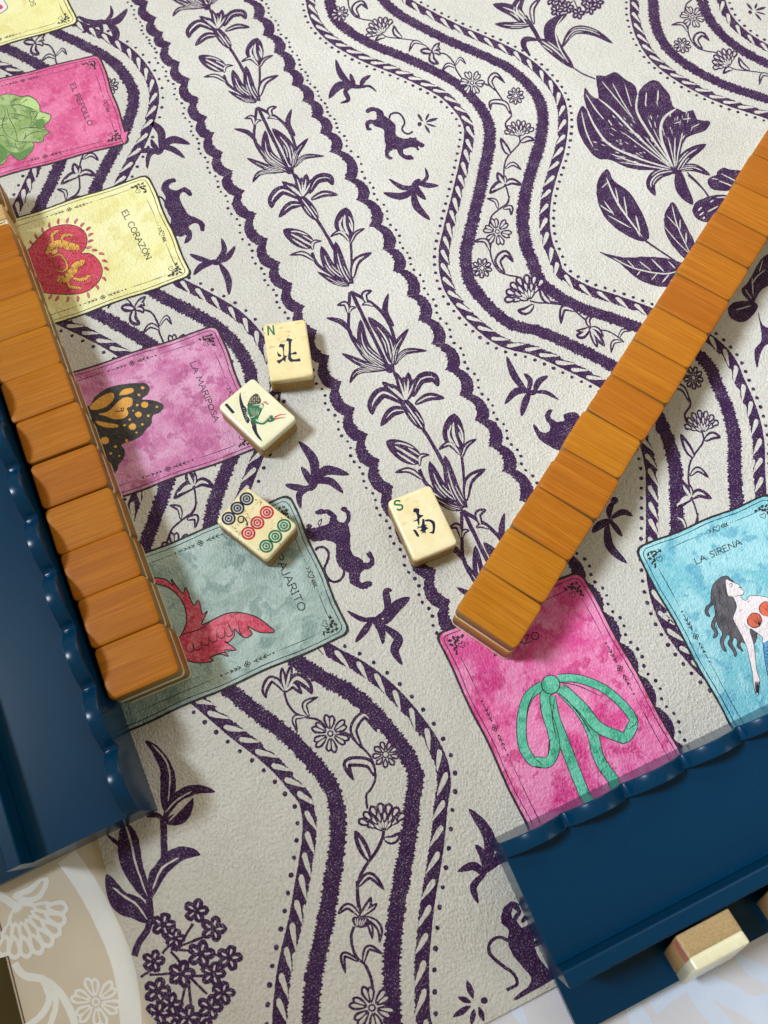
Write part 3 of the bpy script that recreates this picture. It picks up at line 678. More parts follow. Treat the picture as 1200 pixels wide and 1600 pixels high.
p.blob([(1240, 1040), (1140, 1070), (1080, 1150), (1010, 1280), (950, 1350), (1000, 1430), (1050, 1460), (1120, 1350), (1250, 1250)])
p.blob([(1010, 1440), (900, 1450), (840, 1500), (860, 1580), (960, 1620), (1050, 1560), (1090, 1490), (1060, 1450)])
p.blob([(1090, 1530), (1130, 1640), (1240, 1700), (1300, 1820), (1180, 1800), (1120, 1860), (1080, 2000), (1060, 1850), (1120, 1760)])
for pts, w in [([(1150, 1180), (1080, 1240), (1040, 1300)], 10), ([(1130, 1100), (1100, 1200)], 9), ([(1040, 1240), (1050, 1400)], 10), ([(980, 1340), (1040, 1430)], 8), ([(900, 1520), (1030, 1480)], 9)]: p.line(pts, w, 't', 'P', 1)
pr(p, 'printed_leaf')
# branch
p = Print(780, 0, 6)
p.leaf([(270, 240), (140, 110), (-60, 40)], 110); p.leaf([(250, 190), (160, 90), (240, -60)], 110); p.leaf([(300, 235), (130, 240), (-40, 225)], 70)
p.line([(240, 150), (330, 290), (380, 380), (430, 400)], 40, 'c'); p.hollow([(325, 230), (310, 80), (400, -30)], 50)
p.line([(370, 375), (250, 370), (230, 430), (290, 520)], 60, 'l'); p.line([(350, 400), (290, 395), (270, 410)], 16, 't', 'P', 1)
p.leaf([(380, 375), (520, 470), (690, 635)], 110); p.leaf([(690, 635), (520, 420), (480, 250), (640, 125)], 120, False); p.leaf([(590, 440), (700, 290), (880, 300), (1065, 408)], 80)
p.line([(600, 150), (530, 270), (560, 440), (650, 590)], 13, 't', 'P', 1); p.line([(690, 632), (780, 690), (900, 740)], 14)
def floret(p, c, r):
    for i in range(5):
        a = 1.2 + i * 2 * pi / 5; p.disc((c[0] + cos(a) * r * .62, c[1] + sin(a) * r * .62), r * .42, jag=r * .06)
    p.disc(c, r * .6)
    for i in range(5):
        a = 1.2 + i * 2 * pi / 5; p.line([(c[0] + cos(a) * r * .25, c[1] + sin(a) * r * .25), (c[0] + cos(a) * r * .7, c[1] + sin(a) * r * .7)], r * .16, 't', 'P', 1)
for c in ((540, 100), (640, 70), (740, 125), (850, 80), (920, 25), (560, 10), (500, 0), (820, 10)): floret(p, c, 62)
p.line([(700, 0), (740, 90)], 12); p.line([(760, -10), (840, 50)], 12); p.line([(690, 10), (640, 60)], 12)
pr(p, 'printed_branch')

# ---- leafy stem and umbel at the lower left
p = Print(0, 1200, 3); p.jag = .8
p.line([(630, 880), (650, 820), (690, 760), (705, 690), (700, 600), (715, 500), (765, 430), (768, 330), (765, 240)], 32)
p.leaf([(700, 720), (640, 660), (560, 620), (500, 500)], 110, False); p.line([(690, 710), (640, 640), (580, 600), (530, 560)], 11, 't', 'P', 1)
p.leaf([(700, 620), (620, 460), (600, 330), (585, 260)], 108, False); p.line([(690, 600), (640, 460), (615, 350), (590, 270)], 10, 't', 'P', 1)
p.leaf([(625, 410), (560, 360), (500, 312)], 22, False)
p.leaf([(700, 610), (760, 470), (850, 400), (940, 405)], 76, False); p.line([(715, 570), (760, 470), (840, 420)], 10, 't', 'P', 1)
p.leaf([(765, 240), (830, 140), (920, 100), (1010, 112)], 52, False); p.leaf([(770, 250), (850, 230), (905, 140)], 60, False); p.line([(790, 250), (850, 190), (920, 120)], 8, 't', 'P', 1); p.line([(775, 210), (830, 150), (900, 110)], 7, 't', 'P', 1)
p.leaf([(770, 240), (730, 220), (688, 230)], 26, False)
p.crop(0, 1050, 3.75)
p.blob([(848, 402), (920, 430), (980, 500), (1022, 590), (1032, 680), (1000, 780), (965, 825), (942, 740), (938, 640), (935, 560), (890, 470)])
p.line([(885, 420), (960, 500), (995, 600), (985, 760)], 10, 't', 'P', 1)
p.crop(0, 1200, 3)
for a, b in (((700, 700), (760, 740)), ((760, 780), (830, 860)), ((830, 850), (905, 730)), ((830, 840), (960, 790)), ((800, 850), (950, 860)), ((980, 870), (1060, 885)), ((800, 860), (880, 950)), ((700, 970), (860, 960)), ((880, 970), (850, 1100)), ((880, 980), (895, 1110)), ((890, 980), (970, 1060)), ((740, 870), (720, 940)), ((880, 980), (990, 970)), ((660, 980), (720, 940)), ((820, 800), (760, 870))): p.line([a, b], 13)
for c, r in (((920, 670), 60), ((1000, 755), 62), ((1075, 890), 62), ((942, 872), 66), ((765, 735), 60), ((820, 800), 50), ((720, 905), 55), ((850, 965), 66), ((998, 965), 62), ((738, 1045), 66), ((1045, 1055), 58), ((985, 1122), 62), ((800, 1110), 60), ((880, 1170), 62), ((742, 1150), 62), ((810, 1230), 58), ((960, 1230), 60)): floret(p, c, r)
pr(p, 'printed_umbel_flower', clip=lambda x, y: x > MX0 + .5)

# ================================================================ the coloured cards printed on the mat
FONT = {
 'A': [[(0, 0), (.36, 1), (.72, 0)], [(.14, .36), (.6, .36)]], 'B': [[(0, 0), (0, 1)]], 'C': [[(.66, .84), (.48, 1), (.22, .97), (.03, .7), (.03, .3), (.22, .03), (.48, 0), (.68, .17)]],
 'E': [[(.02, 0), (.02, 1)], [(0, 1), (.52, 1)], [(.02, .53), (.42, .53)], [(0, 0), (.56, 0)]], 'I': [[(.1, 0), (.1, 1)], [(0, 1), (.2, 1)], [(0, 0), (.2, 0)]],
 'J': [[(.28, 1), (.28, .1), (.14, -.1), (0, -.05)]], 'L': [[(.02, 1), (.02, 0)], [(0, 0), (.5, 0)]], 'M': [[(0, 0), (.1, 1), (.42, .15), (.74, 1), (.86, 0)]],
 'N': [[(.03, 0), (.03, 1), (.64, 0), (.64, 1)]], 'O': [[(.35, 1), (.08, .82), (.02, .5), (.08, .17), (.35, 0), (.62, .17), (.7, .5), (.62, .82), (.35, 1)]],
 'P': [[(.02, 0), (.02, 1)], [(.02, 1), (.38, .98), (.52, .76), (.38, .52), (.02, .48)]], 'R': [[(.02, 0), (.02, 1)], [(.02, 1), (.38, .98), (.52, .76), (.36, .52), (.02, .5)], [(.26, .5), (.6, 0)]],
 'S': [[(.5, .86), (.34, 1), (.12, .94), (.08, .72), (.42, .36), (.46, .14), (.26, 0), (.04, .1)]], 'T': [[(.3, 0), (.3, 1)], [(0, 1), (.62, 1)]], 'Z': [[(0, 1), (.6, 1), (0, 0), (.62, 0)]], ' ': []}
WID = dict(A=.86, C=.82, E=.7, I=.36, J=.46, L=.6, M=1.0, N=.82, O=.86, P=.66, R=.72, S=.62, T=.72, Z=.76); WID[' '] = .45
def lettering(text, crop, p0, p1, h, acc=None):
    s = Print(*crop); s.jag = .25
    dx, dy = p1[0] - p0[0], p1[1] - p0[1]; L = hypot(dx, dy); ex = (dx / L, dy / L); up = (dy / L, -dx / L)
    tot = sum(WID[c] for c in text); k = L / tot; x = 0
    for i, c in enumerate(text):
        for st in FONT[c]:
            q = [(p0[0] + ex[0] * (x + a * k) + up[0] * b * h, p0[1] + ex[1] * (x + a * k) + up[1] * b * h) for a, b in st]
            if c in 'COSJPR' and len(q) > 3: s.line(q, h * .14, 'c', 'L', n=4)
            else:
                for a, b in zip(q, q[1:]): s.line([a, b], h * .13, 'c', 'L', n=2)
                if abs(st[0][1] - st[-1][1]) > .3 or c in 'MA':
                    for a in (q[0], q[-1]): s.line([(a[0] - ex[0] * h * .13, a[1] - ex[1] * h * .13), (a[0] + ex[0] * h * .13, a[1] + ex[1] * h * .13)], h * .09, 'c', 'L', n=2)
        if acc == i:
            q = [(p0[0] + ex[0] * (x + a * k) + up[0] * b * h, p0[1] + ex[1] * (x + a * k) + up[1] * b * h) for a, b in ((.3, 1.15), (.48, 1.4))]; s.line(q, h * .14, 'c', 'L', n=2)
        x += WID[c] * k
    s.items = [(a_, b_, c_, 8) for a_, b_, c_, d_ in s.items]
    return s
def card(wash, A, B, label, length=107, clipy=None):
    L = hypot(B[0] - A[0], B[1] - A[1]); ex = ((B[0] - A[0]) / L, (B[1] - A[1]) / L); ey = (ex[1], -ex[0])
    g = lambda u, v: (A[0] + ex[0] * u + ey[0] * v, A[1] + ex[1] * u + ey[1] * v)
    def rr(i, r=3.2, n=5):
        o = []
        for cx, cy, a0 in ((L - i - r, i + r, -90), (L - i - r, length - i - r, 0), (i + r, length - i - r, 90), (i + r, i + r, 180)):
            for k in range(n + 1):
                a = radians(a0 + 90 * k / n); o.append((cx + r * cos(a), cy + r * sin(a)))
        q = resamp(o + [o[0]], 2.0)
        return q[:-1]
    ph = random.uniform(0, 6)
    def wob(q, amp): return [g(u + amp * sin(.17 * v + ph) + random.uniform(-.07, .07), v + amp * sin(.21 * u + ph * 2) + random.uniform(-.07, .07)) for u, v in q]
    root = Print(); root.o = None
    root.items.append(('p', wob(rr(-.6), .3), 'L', 6)); root.items.append(('p', wob(rr(.4), .3), wash, 6.5))
    c = mpart(root.build('printed_card', None)); tag(c, label)
    b = Print(); b.o = None; b.jag = .4
    q = wob(rr(1.9, 2.6), .35); b.items.append(('s', ([(x, y) for x, y in q + [q[0]]], [(x + (0.30 if True else 0) * 0, y) for x, y in q + [q[0]]]), 'L', 7)); b.items.pop()
    b.line(q + [q[0]], .38, 'c', 'L', 7, n=1)
    G = lambda *pts: [g(*p) for p in pts]
    m = 5.4
    b.line(G((L * .2, m + .3), (L * .31, m - .1), (L * .43, m)), .34, 'b', 'L', 7); b.line(G((L * .69, m), (L * .8, m + .2), (L * .9, m - .1)), .34, 'b', 'L', 7)
    for side in (m, L - m):
        b.line(G((side, 11.5), (side + .2, 20), (side, 32)), .34, 'b', 'L', 7); b.line(G((side, 58), (side - .2, 75), (side, 95)), .34, 'b', 'L', 7)
        b.disc(g(side, 33.2), .45, 'L', 7); b.disc(g(side, 57), .45, 'L', 7); b.disc(g(side, 42), .4, 'L', 7); b.disc(g(side, 48.5), .4, 'L', 7)
        b.line(G((side, 34.5), (side, 36)), .4, 'c', 'L', 7); b.line(G((side, 53.5), (side, 55.5)), .4, 'c', 'L', 7)
        for v in (36.3, 38.2, 40): b.line(G((side - 1.0, v), (side, v + 1.4), (side + 1.0, v)), .5, 'b', 'L', 7, n=3)
        for v in (53.2, 51.3, 49.8): b.line(G((side - .9, v), (side, v - 1.3), (side + .9, v)), .45, 'b', 'L', 7, n=3)
        b.line(G((side, 36), (side, 41)), .3, 'c', 'L', 7); b.line(G((side, 49.5), (side, 53)), .3, 'c', 'L', 7)
        for k in range(4):
            a = k * pi / 2; cx, cy = side + .75 * cos(a), 45.2 + .75 * sin(a); b.disc(g(cx, cy), .72, 'L', 7); b.disc(g(cx, cy), .34, wash, 8)
    u = L * .45
    for k in range(3): b.disc(g(u + k * 1.1, m), .28, 'L', 7, n=6)
    for k in (3.4, 5.0): b.line(G((u + k, m - .9), (u + k + 1.3, m), (u + k, m + .9)), .45, 'b', 'L', 7, n=3)
    hx = L * .56; b.line(G((hx, m - .4), (hx + 1.0, m - 1.3), (hx + 1.5, m - .3), (hx, m + 1.4), (hx - 1.5, m - .3), (hx - 1.0, m - 1.3), (hx, m - .4)), .34, 'c', 'L', 7, n=4)
    for k in (2.4, 3.6, 4.8): b.line(G((hx + k + 1.2, m - .9), (hx + k, m), (hx + k + 1.2, m + .9)), .62, 'b', 'L', 7, n=3)
    for k in (7.2, 8.2): b.disc(g(hx + k, m), .26, 'L', 7, n=6)
    for s_ in (0, 1):
        U = lambda a: a if not s_ else L - a
        for (a, v) in ((4.2, 4.4), (6.2, 4.0), (8.0, 4.6), (4.0, 6.4), (4.4, 8.4), (6.0, 6.0), (4.6, 10.2), (10.0, 4.8), (7.2, 5.6), (5.6, 7.8)):
            for _ in range(4):
                t = random.uniform(0, 6.28); r = random.uniform(.6, 1.3)
                b.line(G((U(a) - r * cos(t), v - r * sin(t)), (U(a) + .3, v), (U(a) + r * cos(t), v + r * sin(t))), random.uniform(.4, .8), 't', 'L', 7, n=3)
        hx, hy = U(8.2), 8.2
        b.line(G((hx, hy - .4), (hx + .9, hy - 1.2), (hx + 1.4, hy - .2), (hx, hy + 1.3), (hx - 1.4, hy - .2), (hx - .9, hy - 1.2), (hx, hy - .4)), .3, 'c', 'L', 7, n=4)
    b.build('border', c, clip=None)
    return c
def px(*p): return [M(*q) for q in p]
def fig(s, name, c, lab=None):
    o = s.build(name, c); 
    if lab and o: tag(o, lab)
    return o
A4 = M(121.9, 36.8); up4 = (A4[0], A4[1] + 71.3)
c0 = card(WASH['yellow'], up4, A4, 'printed yellow card in the far left corner, lettered OS')
fig(lettering('OS', (0, 0, 9.23), (415, -8), (458, 108), 68), 'lettering', c0)
s = Print(0, 0, 9.23); s.blob([(-120, -100), (20, -60), (70, 20), (115, 100), (90, 150), (0, 205), (-120, 260)], ML, 7, n=4, jag=0); s.blob([(-120, -90), (15, -50), (62, 25), (104, 102), (80, 145), (0, 195), (-120, 250)], MSKN, 8, n=4, jag=0); s.blob([(-40, 70), (20, 75), (45, 115), (10, 140), (-40, 130)], MRED, 9, n=4)
fig(s, 'figure', c0)
c1 = card(WASH['pink'], *px((154.9, 84.8), (201.5, 222)), 'printed pink card lettered EL REPOLLO with a green cabbage')
fig(lettering('EL REPOLLO', (0, 60, 5.4545), (598, 398), (757, 757), 44), 'lettering', c1)
s = Print(0, 60, 5.4545); s.jag = .3
cab = [(-60, 520), (0, 490), (60, 475), (130, 485), (190, 500), (240, 490), (300, 520), (338, 575), (345, 622), (400, 640), (436, 660), (418, 712), (385, 740), (380, 768), (425, 803), (380, 830), (370, 880), (330, 890), (280, 885), (292, 920), (260, 980), (200, 1032), (150, 1035), (80, 990), (50, 1050), (0, 1080), (-60, 1050)]
s.blob(cab, MGRN, 7, jag=0); s.line(cr(cab, 3, True) + [cab[0]], 5, 'c', 'L', 9, n=1)
nt = NT('light_green_wash'); leather(nt); nt.b.inputs['Base Color'].default_value = lin(186, 212, 140); ML1 = nt.m
nt = NT('dark_green_wash'); leather(nt); nt.b.inputs['Base Color'].default_value = lin(96, 138, 70); ML2 = nt.m
s.blob([(190, 520), (240, 500), (300, 530), (335, 580), (330, 620), (260, 590), (180, 565)], ML1, 8, jag=0); s.blob([(330, 640), (400, 650), (425, 670), (410, 710), (370, 690), (320, 700)], ML1, 8, jag=0)
s.blob([(310, 700), (370, 690), (385, 740), (370, 765), (310, 760)], ML2, 8, jag=0); s.blob([(60, 960), (150, 975), (240, 940), (285, 920), (255, 975), (200, 1025), (150, 1030), (90, 990)], ML2, 8, jag=0); s.blob([(-40, 900), (30, 920), (65, 970), (40, 1040), (-40, 1070)], ML2, 8, jag=0)
for pts in ([(30, 580), (100, 570), (180, 570), (260, 600), (330, 622)], [(30, 580), (45, 650), (20, 740), (60, 830), (110, 850)], [(60, 590), (80, 680), (130, 780), (150, 880)], [(150, 780), (240, 762), (330, 768), (420, 803)], [(110, 850), (150, 882), (240, 885), (285, 885)], [(260, 760), (270, 690), (255, 640), (290, 625), (320, 640), (290, 700), (300, 750)], [(190, 880), (250, 820), (330, 795), (380, 800)], [(80, 645), (150, 650), (240, 672)], [(100, 680), (150, 690), (180, 722)], [(-10, 830), (50, 840), (80, 905)], [(130, 890), (140, 930), (150, 940)], [(180, 560), (220, 530), (240, 528)], [(200, 870), (220, 830), (215, 810)], [(-10, 750), (60, 725)], [(350, 680), (390, 670)], [(90, 560), (110, 530), (150, 520)]):
    s.line(pts, 5, 'b', 'L', 9)
fig(s, 'figure', c1, 'green cabbage drawn on the pink card')
c2 = card(WASH['yellow'], *px((231, 274), (299, 431)), 'printed pale yellow card lettered EL CORAZÓN with a red heart')
fig(lettering('EL CORAZON', (20, 260, 4), (681, 288), (838, 592), 37, acc=8), 'lettering', c2)
s = Print(20, 260, 4); s.jag = .3
ht = [(60, 560), (105, 515), (160, 450), (230, 390), (320, 366), (400, 375), (450, 410), (466, 460), (455, 510), (430, 545), (482, 545), (532, 582), (560, 640), (550, 700), (500, 760), (430, 795), (330, 802), (200, 790), (100, 740)]
s.blob(ht, MRED, 7, jag=0); s.line(cr(ht, 4, True) + [ht[0]], 4, 'c', 'L', 9, n=1)
for (x, y), (cx, cy) in [((a, b), (330, 590)) for a, b in ((120, 478), (150, 440), (190, 400), (232, 370), (288, 346), (345, 341), (398, 345), (437, 368), (475, 392), (488, 430), (488, 470), (475, 512), (512, 528), (555, 550), (575, 595), (585, 643), (570, 705), (527, 757), (470, 807), (405, 828), (342, 832), (275, 825), (232, 816))]:
    L_ = hypot(x - cx, y - cy); ex, ey = (x - cx) / L_, (y - cy) / L_
    a, b = (x - ex * 18 + ey * 5, y - ey * 18 - ex * 5), (x + ex * 20 - ey * 6, y + ey * 20 + ex * 6)
    s.line([a, (x + ey * 4, y - ex * 4), b], 17, 'l', 'L', 7); s.line([a, (x + ey * 4, y - ex * 4), b], 11, 'l', MRED2, 8)
def tiger(parts):
    for pts, w in parts:
        s.line(pts, w + 5, 't', 'L', 8); s.line(pts, w, 't', MORG, 9)
        q = resamp(cr(pts, 6), 11); nn = normals(q)
        for (x, y), (nx, ny) in list(zip(q, nn))[1:]:
            k = random.choice((-1, 1)); s.line([(x + nx * w * .5 * k, y + ny * w * .5 * k), (x - nx * w * .12 * k + 3, y - ny * w * .12 * k)], 5, 'e', 'L', 10, n=2)
tiger([([(240, 572), (290, 552), (325, 585), (342, 635), (310, 658), (270, 650)], 12), ([(250, 490), (248, 430), (288, 402)], 20), ([(300, 480), (320, 436), (378, 430)], 20), ([(215, 550), (245, 500), (300, 485), (350, 500), (395, 508), (412, 522)], 50), ([(240, 540), (280, 520)], 40)])
tiger([([(345, 720), (365, 755), (432, 762)], 20), ([(380, 700), (430, 712), (487, 680)], 22), ([(285, 690), (330, 705), (372, 660), (400, 620), (450, 592)], 50), ([(290, 700), (300, 730)], 36)])
for _ in range(46):
    x, y = random.uniform(140, 520), random.uniform(400, 780)
    if (x - 330) ** 2 / 40000 + (y - 600) ** 2 / 36000 < 1: s.line([(x, y), (x + 12, y + 4)], 2.2, 't', 'L', 7.5, n=2)
fig(s, 'figure', c2, 'red heart with two tigers drawn on the pale yellow card')
c3 = card(WASH['mauve'], *px((338.7, 508.7), (411.7, 697.4)), 'printed mauve pink card lettered LA MARIPOSA with an orange and black wing')
fig(lettering('LA MARIPOSA', (100, 490, 3.75), (741, 293), (884, 644), 33), 'lettering', c3)
s = Print(100, 490, 3.75); s.jag = .3
s.blob([(60, 580), (150, 540), (180, 490), (250, 440), (340, 415), (430, 408), (480, 410), (503, 440), (490, 475), (458, 503), (520, 508), (570, 525), (585, 550), (560, 582), (520, 600), (512, 650), (480, 680), (460, 712), (420, 738), (340, 768), (357, 800), (355, 842), (325, 880), (300, 935), (200, 980), (60, 900)], MBLK, 7, jag=.3)
for pts in ([(152, 548), (200, 500), (262, 467), (292, 472), (288, 510), (240, 550), (175, 566)], [(325, 474), (350, 445), (400, 438), (408, 458), (380, 472), (330, 480)], [(203, 590), (262, 572), (320, 515), (360, 492), (400, 500), (398, 540), (368, 556), (378, 585), (355, 612), (300, 620), (240, 600)], [(190, 630), (250, 640), (315, 652), (312, 668), (250, 668), (200, 650)]):
    s.blob(pts, MORG, 8, jag=.1)
for x, y, r in ((462, 436, 11), (440, 477, 9), (474, 535, 22), (430, 537, 8), (545, 547, 8), (437, 592, 20), (495, 600, 9), (402, 664, 23), (355, 655, 9), (385, 622, 8), (460, 650, 8), (425, 698, 7), (368, 745, 9), (302, 780, 9), (275, 820, 9), (325, 835, 6), (240, 745, 26), (405, 570, 6)): s.disc((x, y), r, MORG, 8, ry=r * .85, n=9, jag=1)
s.line([(300, 575), (345, 570), (350, 555), (335, 558), (345, 575)], 5, 'c', MBLK, 9)
fig(s, 'figure', c3, 'orange and black butterfly wing drawn on the mauve card')
c4 = card(WASH['grey'], *px((452, 774), (546, 989.7)), 'printed grey green card lettered PAJARITO with a pink bird wing')
fig(lettering('EL PAJARITO', (190, 760, 3.243), (737, 268), (905, 642), 38), 'lettering', c4)
s = Print(190, 760, 3.243); s.jag = .25
bd = [(110, 470), (180, 464), (230, 475), (262, 505), (252, 470), (310, 545), (325, 512), (365, 605), (390, 575), (410, 648), (436, 632), (405, 700), (455, 680), (530, 645), (600, 640), (680, 660), (740, 702), (775, 738), (700, 740), (636, 708), (662, 745), (632, 768), (600, 752), (570, 722), (572, 757), (540, 792), (522, 785), (582, 830), (520, 830), (542, 862), (500, 850), (450, 868), (465, 885), (400, 895), (340, 885), (240, 850), (303, 752), (330, 680), (312, 590), (250, 520), (180, 495)]
s.blob(bd, MRED2, 7, jag=0, n=3); s.line(cr(bd, 3, True) + [bd[0]], 6, 'c', 'L', 8, n=1)
for a in ((330, 845), (370, 835), (410, 812), (450, 795), (490, 775), (530, 765)): s.line([(a[0] - 10, a[1] - 50), (a[0] + 5, a[1] - 6), (a[0] + 32, a[1] - 14), (a[0] + 30, a[1] - 48)], 5, 'b', 'L', 9)
s.line([(303, 752), (400, 722), (455, 682)], 5, 'c', 'L', 9); s.line([(590, 680), (600, 740), (620, 765)], 5, 'b', 'L', 9); s.line([(540, 690), (560, 740)], 5, 'b', 'L', 9)
s.line([(440, 870), (500, 846), (560, 835)], 5, 'b', 'L', 9)
fig(s, 'figure', c4, 'pink bird wing drawn on the grey green card')
c5 = card(WASH['hot'], *px((682, 993), (905.7, 892.2)), 'printed hot pink card lettered EL LAZO with a sea green bow')
fig(lettering('EL LAZO', (670, 870, 2.927), (300, 453), (514, 369), 34), 'lettering', c5)
s = Print(670, 870, 2.927); s.jag = .15
def ribbon(pts, w, lv=7):
    s.line(pts, w + 7, 'c', 'L', lv, n=9); s.line(pts, w, 'c', MBOW, lv + 1, n=9)
ribbon([(598, 600), (690, 700), (745, 800), (770, 900), (800, 960), (850, 1030), (880, 1090)], 46, 7)
ribbon([(553, 640), (575, 740), (610, 830), (645, 920), (680, 1010), (720, 1110), (740, 1170)], 46, 9)
ribbon([(590, 556), (680, 558), (790, 598), (880, 670), (935, 745), (925, 790)], 34, 11)
ribbon([(935, 765), (900, 825), (850, 815), (770, 775), (700, 690), (610, 605)], 46, 13)
ribbon([(520, 588), (455, 640), (425, 740), (430, 860), (470, 930), (520, 945)], 40, 11)
ribbon([(490, 935), (545, 940), (575, 880), (565, 800), (540, 720), (530, 640), (545, 615)], 42, 13)
for pts in ([(590, 575), (680, 590), (790, 640)], [(495, 600), (455, 680), (445, 760)], [(620, 640), (700, 740), (750, 830)], [(575, 650), (565, 740), (590, 850)], [(905, 790), (940, 770), (950, 750)], [(545, 900), (550, 850), (560, 830)], [(480, 920), (520, 950)]): s.line(pts, 4, 'b', 'L', 15)
s.disc((556, 585), 44, 'L', 16, ry=45, n=16); s.disc((556, 585), 40, MBOW, 17, ry=41, n=16)
fig(s, 'figure', c5, 'sea green ribbon bow drawn on the hot pink card')
c6 = card(WASH['cyan'], *px((992, 858.7), (1201, 772.5)), 'printed sky blue card lettered LA SIRENA with a mermaid')
fig(lettering('LA SIRENA', (980, 760, 4), (432, 488), (722, 360), 38), 'lettering', c6)
s = Print(1080, 850, 6.154); s.jag = .15
hair = [(340, 308), (280, 325), (225, 370), (195, 430), (188, 500), (182, 570), (142, 600), (130, 650), (148, 690), (182, 697), (160, 650), (180, 606), (215, 590), (228, 680), (200, 740), (190, 800), (226, 850), (208, 905), (245, 890), (252, 840), (225, 790), (240, 745), (262, 800), (300, 860), (275, 930), (298, 1010), (338, 1037), (318, 980), (310, 940), (345, 872), (372, 900), (350, 960), (400, 1030), (415, 1086), (436, 1060), (420, 1010), (392, 960), (412, 900), (442, 930), (440, 990), (500, 1036), (470, 980), (482, 942), (520, 960), (600, 968), (632, 860), (540, 780), (430, 700), (440, 600), (400, 520), (420, 400), (385, 350)]
s.blob(hair, MGRY, 7, jag=0, n=3); s.line(cr(hair, 3, True) + [hair[0]], 6, 'c', 'L', 8, n=1)
for _ in range(26):
    x = random.uniform(215, 370); y = random.uniform(360, 800); s.line([(x, y), (x + random.uniform(-15, 15), y + 40), (x + random.uniform(-5, 30), y + 90)], 4, 't', 'L', 9, n=3)
sk = [(328, 345), (385, 362), (420, 378), (447, 388), (468, 408), (478, 428), (506, 455), (490, 490), (472, 500), (492, 532), (530, 542), (560, 500), (640, 498), (760, 522), (860, 560), (860, 980), (690, 955), (682, 900), (622, 850), (560, 820), (598, 960), (615, 1100), (632, 1240), (656, 1300), (642, 1440), (620, 1440), (595, 1350), (588, 1250), (560, 1120), (530, 990), (480, 880), (430, 780), (400, 710), (432, 620), (425, 560), (396, 510), (362, 508), (342, 470)]
s.blob(sk, MSKN, 10, jag=0, n=3); s.line(cr(sk, 3, True) + [sk[0]], 5, 'c', 'L', 11, n=1)
s.blob([(690, 955), (860, 980), (860, 1500), (760, 1350), (715, 1180)], MBLU, 12, jag=0); s.line([(690, 955), (715, 1180), (760, 1350)], 6, 'c', 'L', 13)
for i in range(9):
    for j in range(3): s.line([(700 + j * 30 + i * 5, 985 + i * 32), (715 + j * 30 + i * 5, 1004 + i * 32), (730 + j * 30 + i * 5, 985 + i * 32)], 5, 'c', 'L', 13, n=2)
for cx, cy, a0 in ((607, 735, 2.4), (722, 625, 2.4)):
    s.disc((cx, cy), 74, 'L', 12, n=14, jag=3); s.disc((cx, cy), 68, MSHL, 13, n=14, jag=3)
    for k in range(7):
        a = -2.6 + k * .42; s.line([(cx + 52, cy + 52), (cx + cos(a) * 66, cy + sin(a) * 66)], 6, 'e', 'L', 14, n=2)
s.line([(360, 395), (375, 380), (395, 388), (385, 412), (368, 412)], 5, 'c', 'L', 12); s.line([(395, 360), (412, 368)], 7, 'c', 'L', 12); s.line([(448, 425), (470, 418), (482, 428)], 7, 'b', 'L', 12); s.line([(385, 345), (400, 362)], 6, 'c', 'L', 12)
s.line([(400, 508), (440, 500), (492, 488)], 5, 'b', 'L', 12); s.line([(345, 480), (362, 508), (385, 490)], 5, 'b', 'L', 12); s.line([(455, 655), (495, 628)], 5, 'b', 'L', 12); s.line([(540, 565), (555, 545)], 5, 'b', 'L', 12); s.line([(508, 765), (530, 800), (560, 822)], 5, 'b', 'L', 12)
for k in range(5): s.line([(612 + k * 10, 1320), (616 + k * 8, 1380), (622 + k * 6, 1440)], 8, 't', 'L', 12)
fig(s, 'figure', c6, 'mermaid with dark hair and coral shells drawn on the blue card')
# the crossed-over corner of the cabbage card: a plain pink flap without its border
s = Print(0, 60, 5.4545); s.poly([(1030, 815), (1092, 795), (1062, 905), (1040, 880)], WASH['pink'], 12); s.line([(1030, 815), (1030, 850), (1060, 905)], 6, 'c', 'L', 13); fig(s, 'corner_flap', c1)

# ================================================================ tiles
def mk_bamboo(name, c1, c2, c3, axis=0, side=False):
    nt = NT(name); o = nt.objc()
    info = nt.n('ShaderNodeObjectInfo').outputs['Random']
    off = nt.n('ShaderNodeCombineXYZ'); nt.l(nt.math('MULTIPLY', info, 3.0), off.inputs[1]); nt.l(nt.math('MULTIPLY', info, 1.7), off.inputs[0])
    add = nt.n('ShaderNodeVectorMath', operation='ADD'); nt.l(o, add.inputs[0]); nt.l(off.outputs[0], add.inputs[1])
    sc = (9, 420, 420) if axis == 0 else (420, 9, 420)
    v = nt.map(sc, vec=add.outputs[0])
    fine = nt.noise(3.2, 3, .7, vec=v)
    v2 = nt.map((4, 90, 90) if axis == 0 else (90, 4, 90), vec=add.outputs[0]); broad = nt.noise(2.0, 3, .55, vec=v2)
    soft = nt.noise(60, 3, .5, vec=add.outputs[0])
    c = nt.ramp(fine, [(.33, lin(*c1)), (.5, lin(*c2)), (.68, lin(*c3))])
    c = nt.mix(nt.ramp(broad, [(.35, g1(.0)), (.7, g1(.55))]), c, lin(*c1))
    c = nt.mix(nt.math('MULTIPLY', soft, .3), c, lin(*c3))
    hsv = nt.n('ShaderNodeHueSaturation'); nt.l(nt.math('ADD', nt.math('MULTIPLY', info, .20), .92), hsv.inputs['Value'])
    nt.l(nt.math('ADD', nt.math('MULTIPLY', info, .012), .495), hsv.inputs['Hue']); nt.l(c, hsv.inputs['Color'])
    nt.l(hsv.outputs[0], nt.b.inputs['Base Color'])
    nt.l(nt.bump(nt.math('ADD', fine, nt.math('MULTIPLY', broad, 1.2)), .22, .0003), nt.b.inputs['Normal'])
    nt.l(nt.ramp(soft, [(.3, g1(.38)), (.7, g1(.55))]), nt.b.inputs['Roughness'])
    nt.set(Specular_IOR_Level=.2); return nt.m
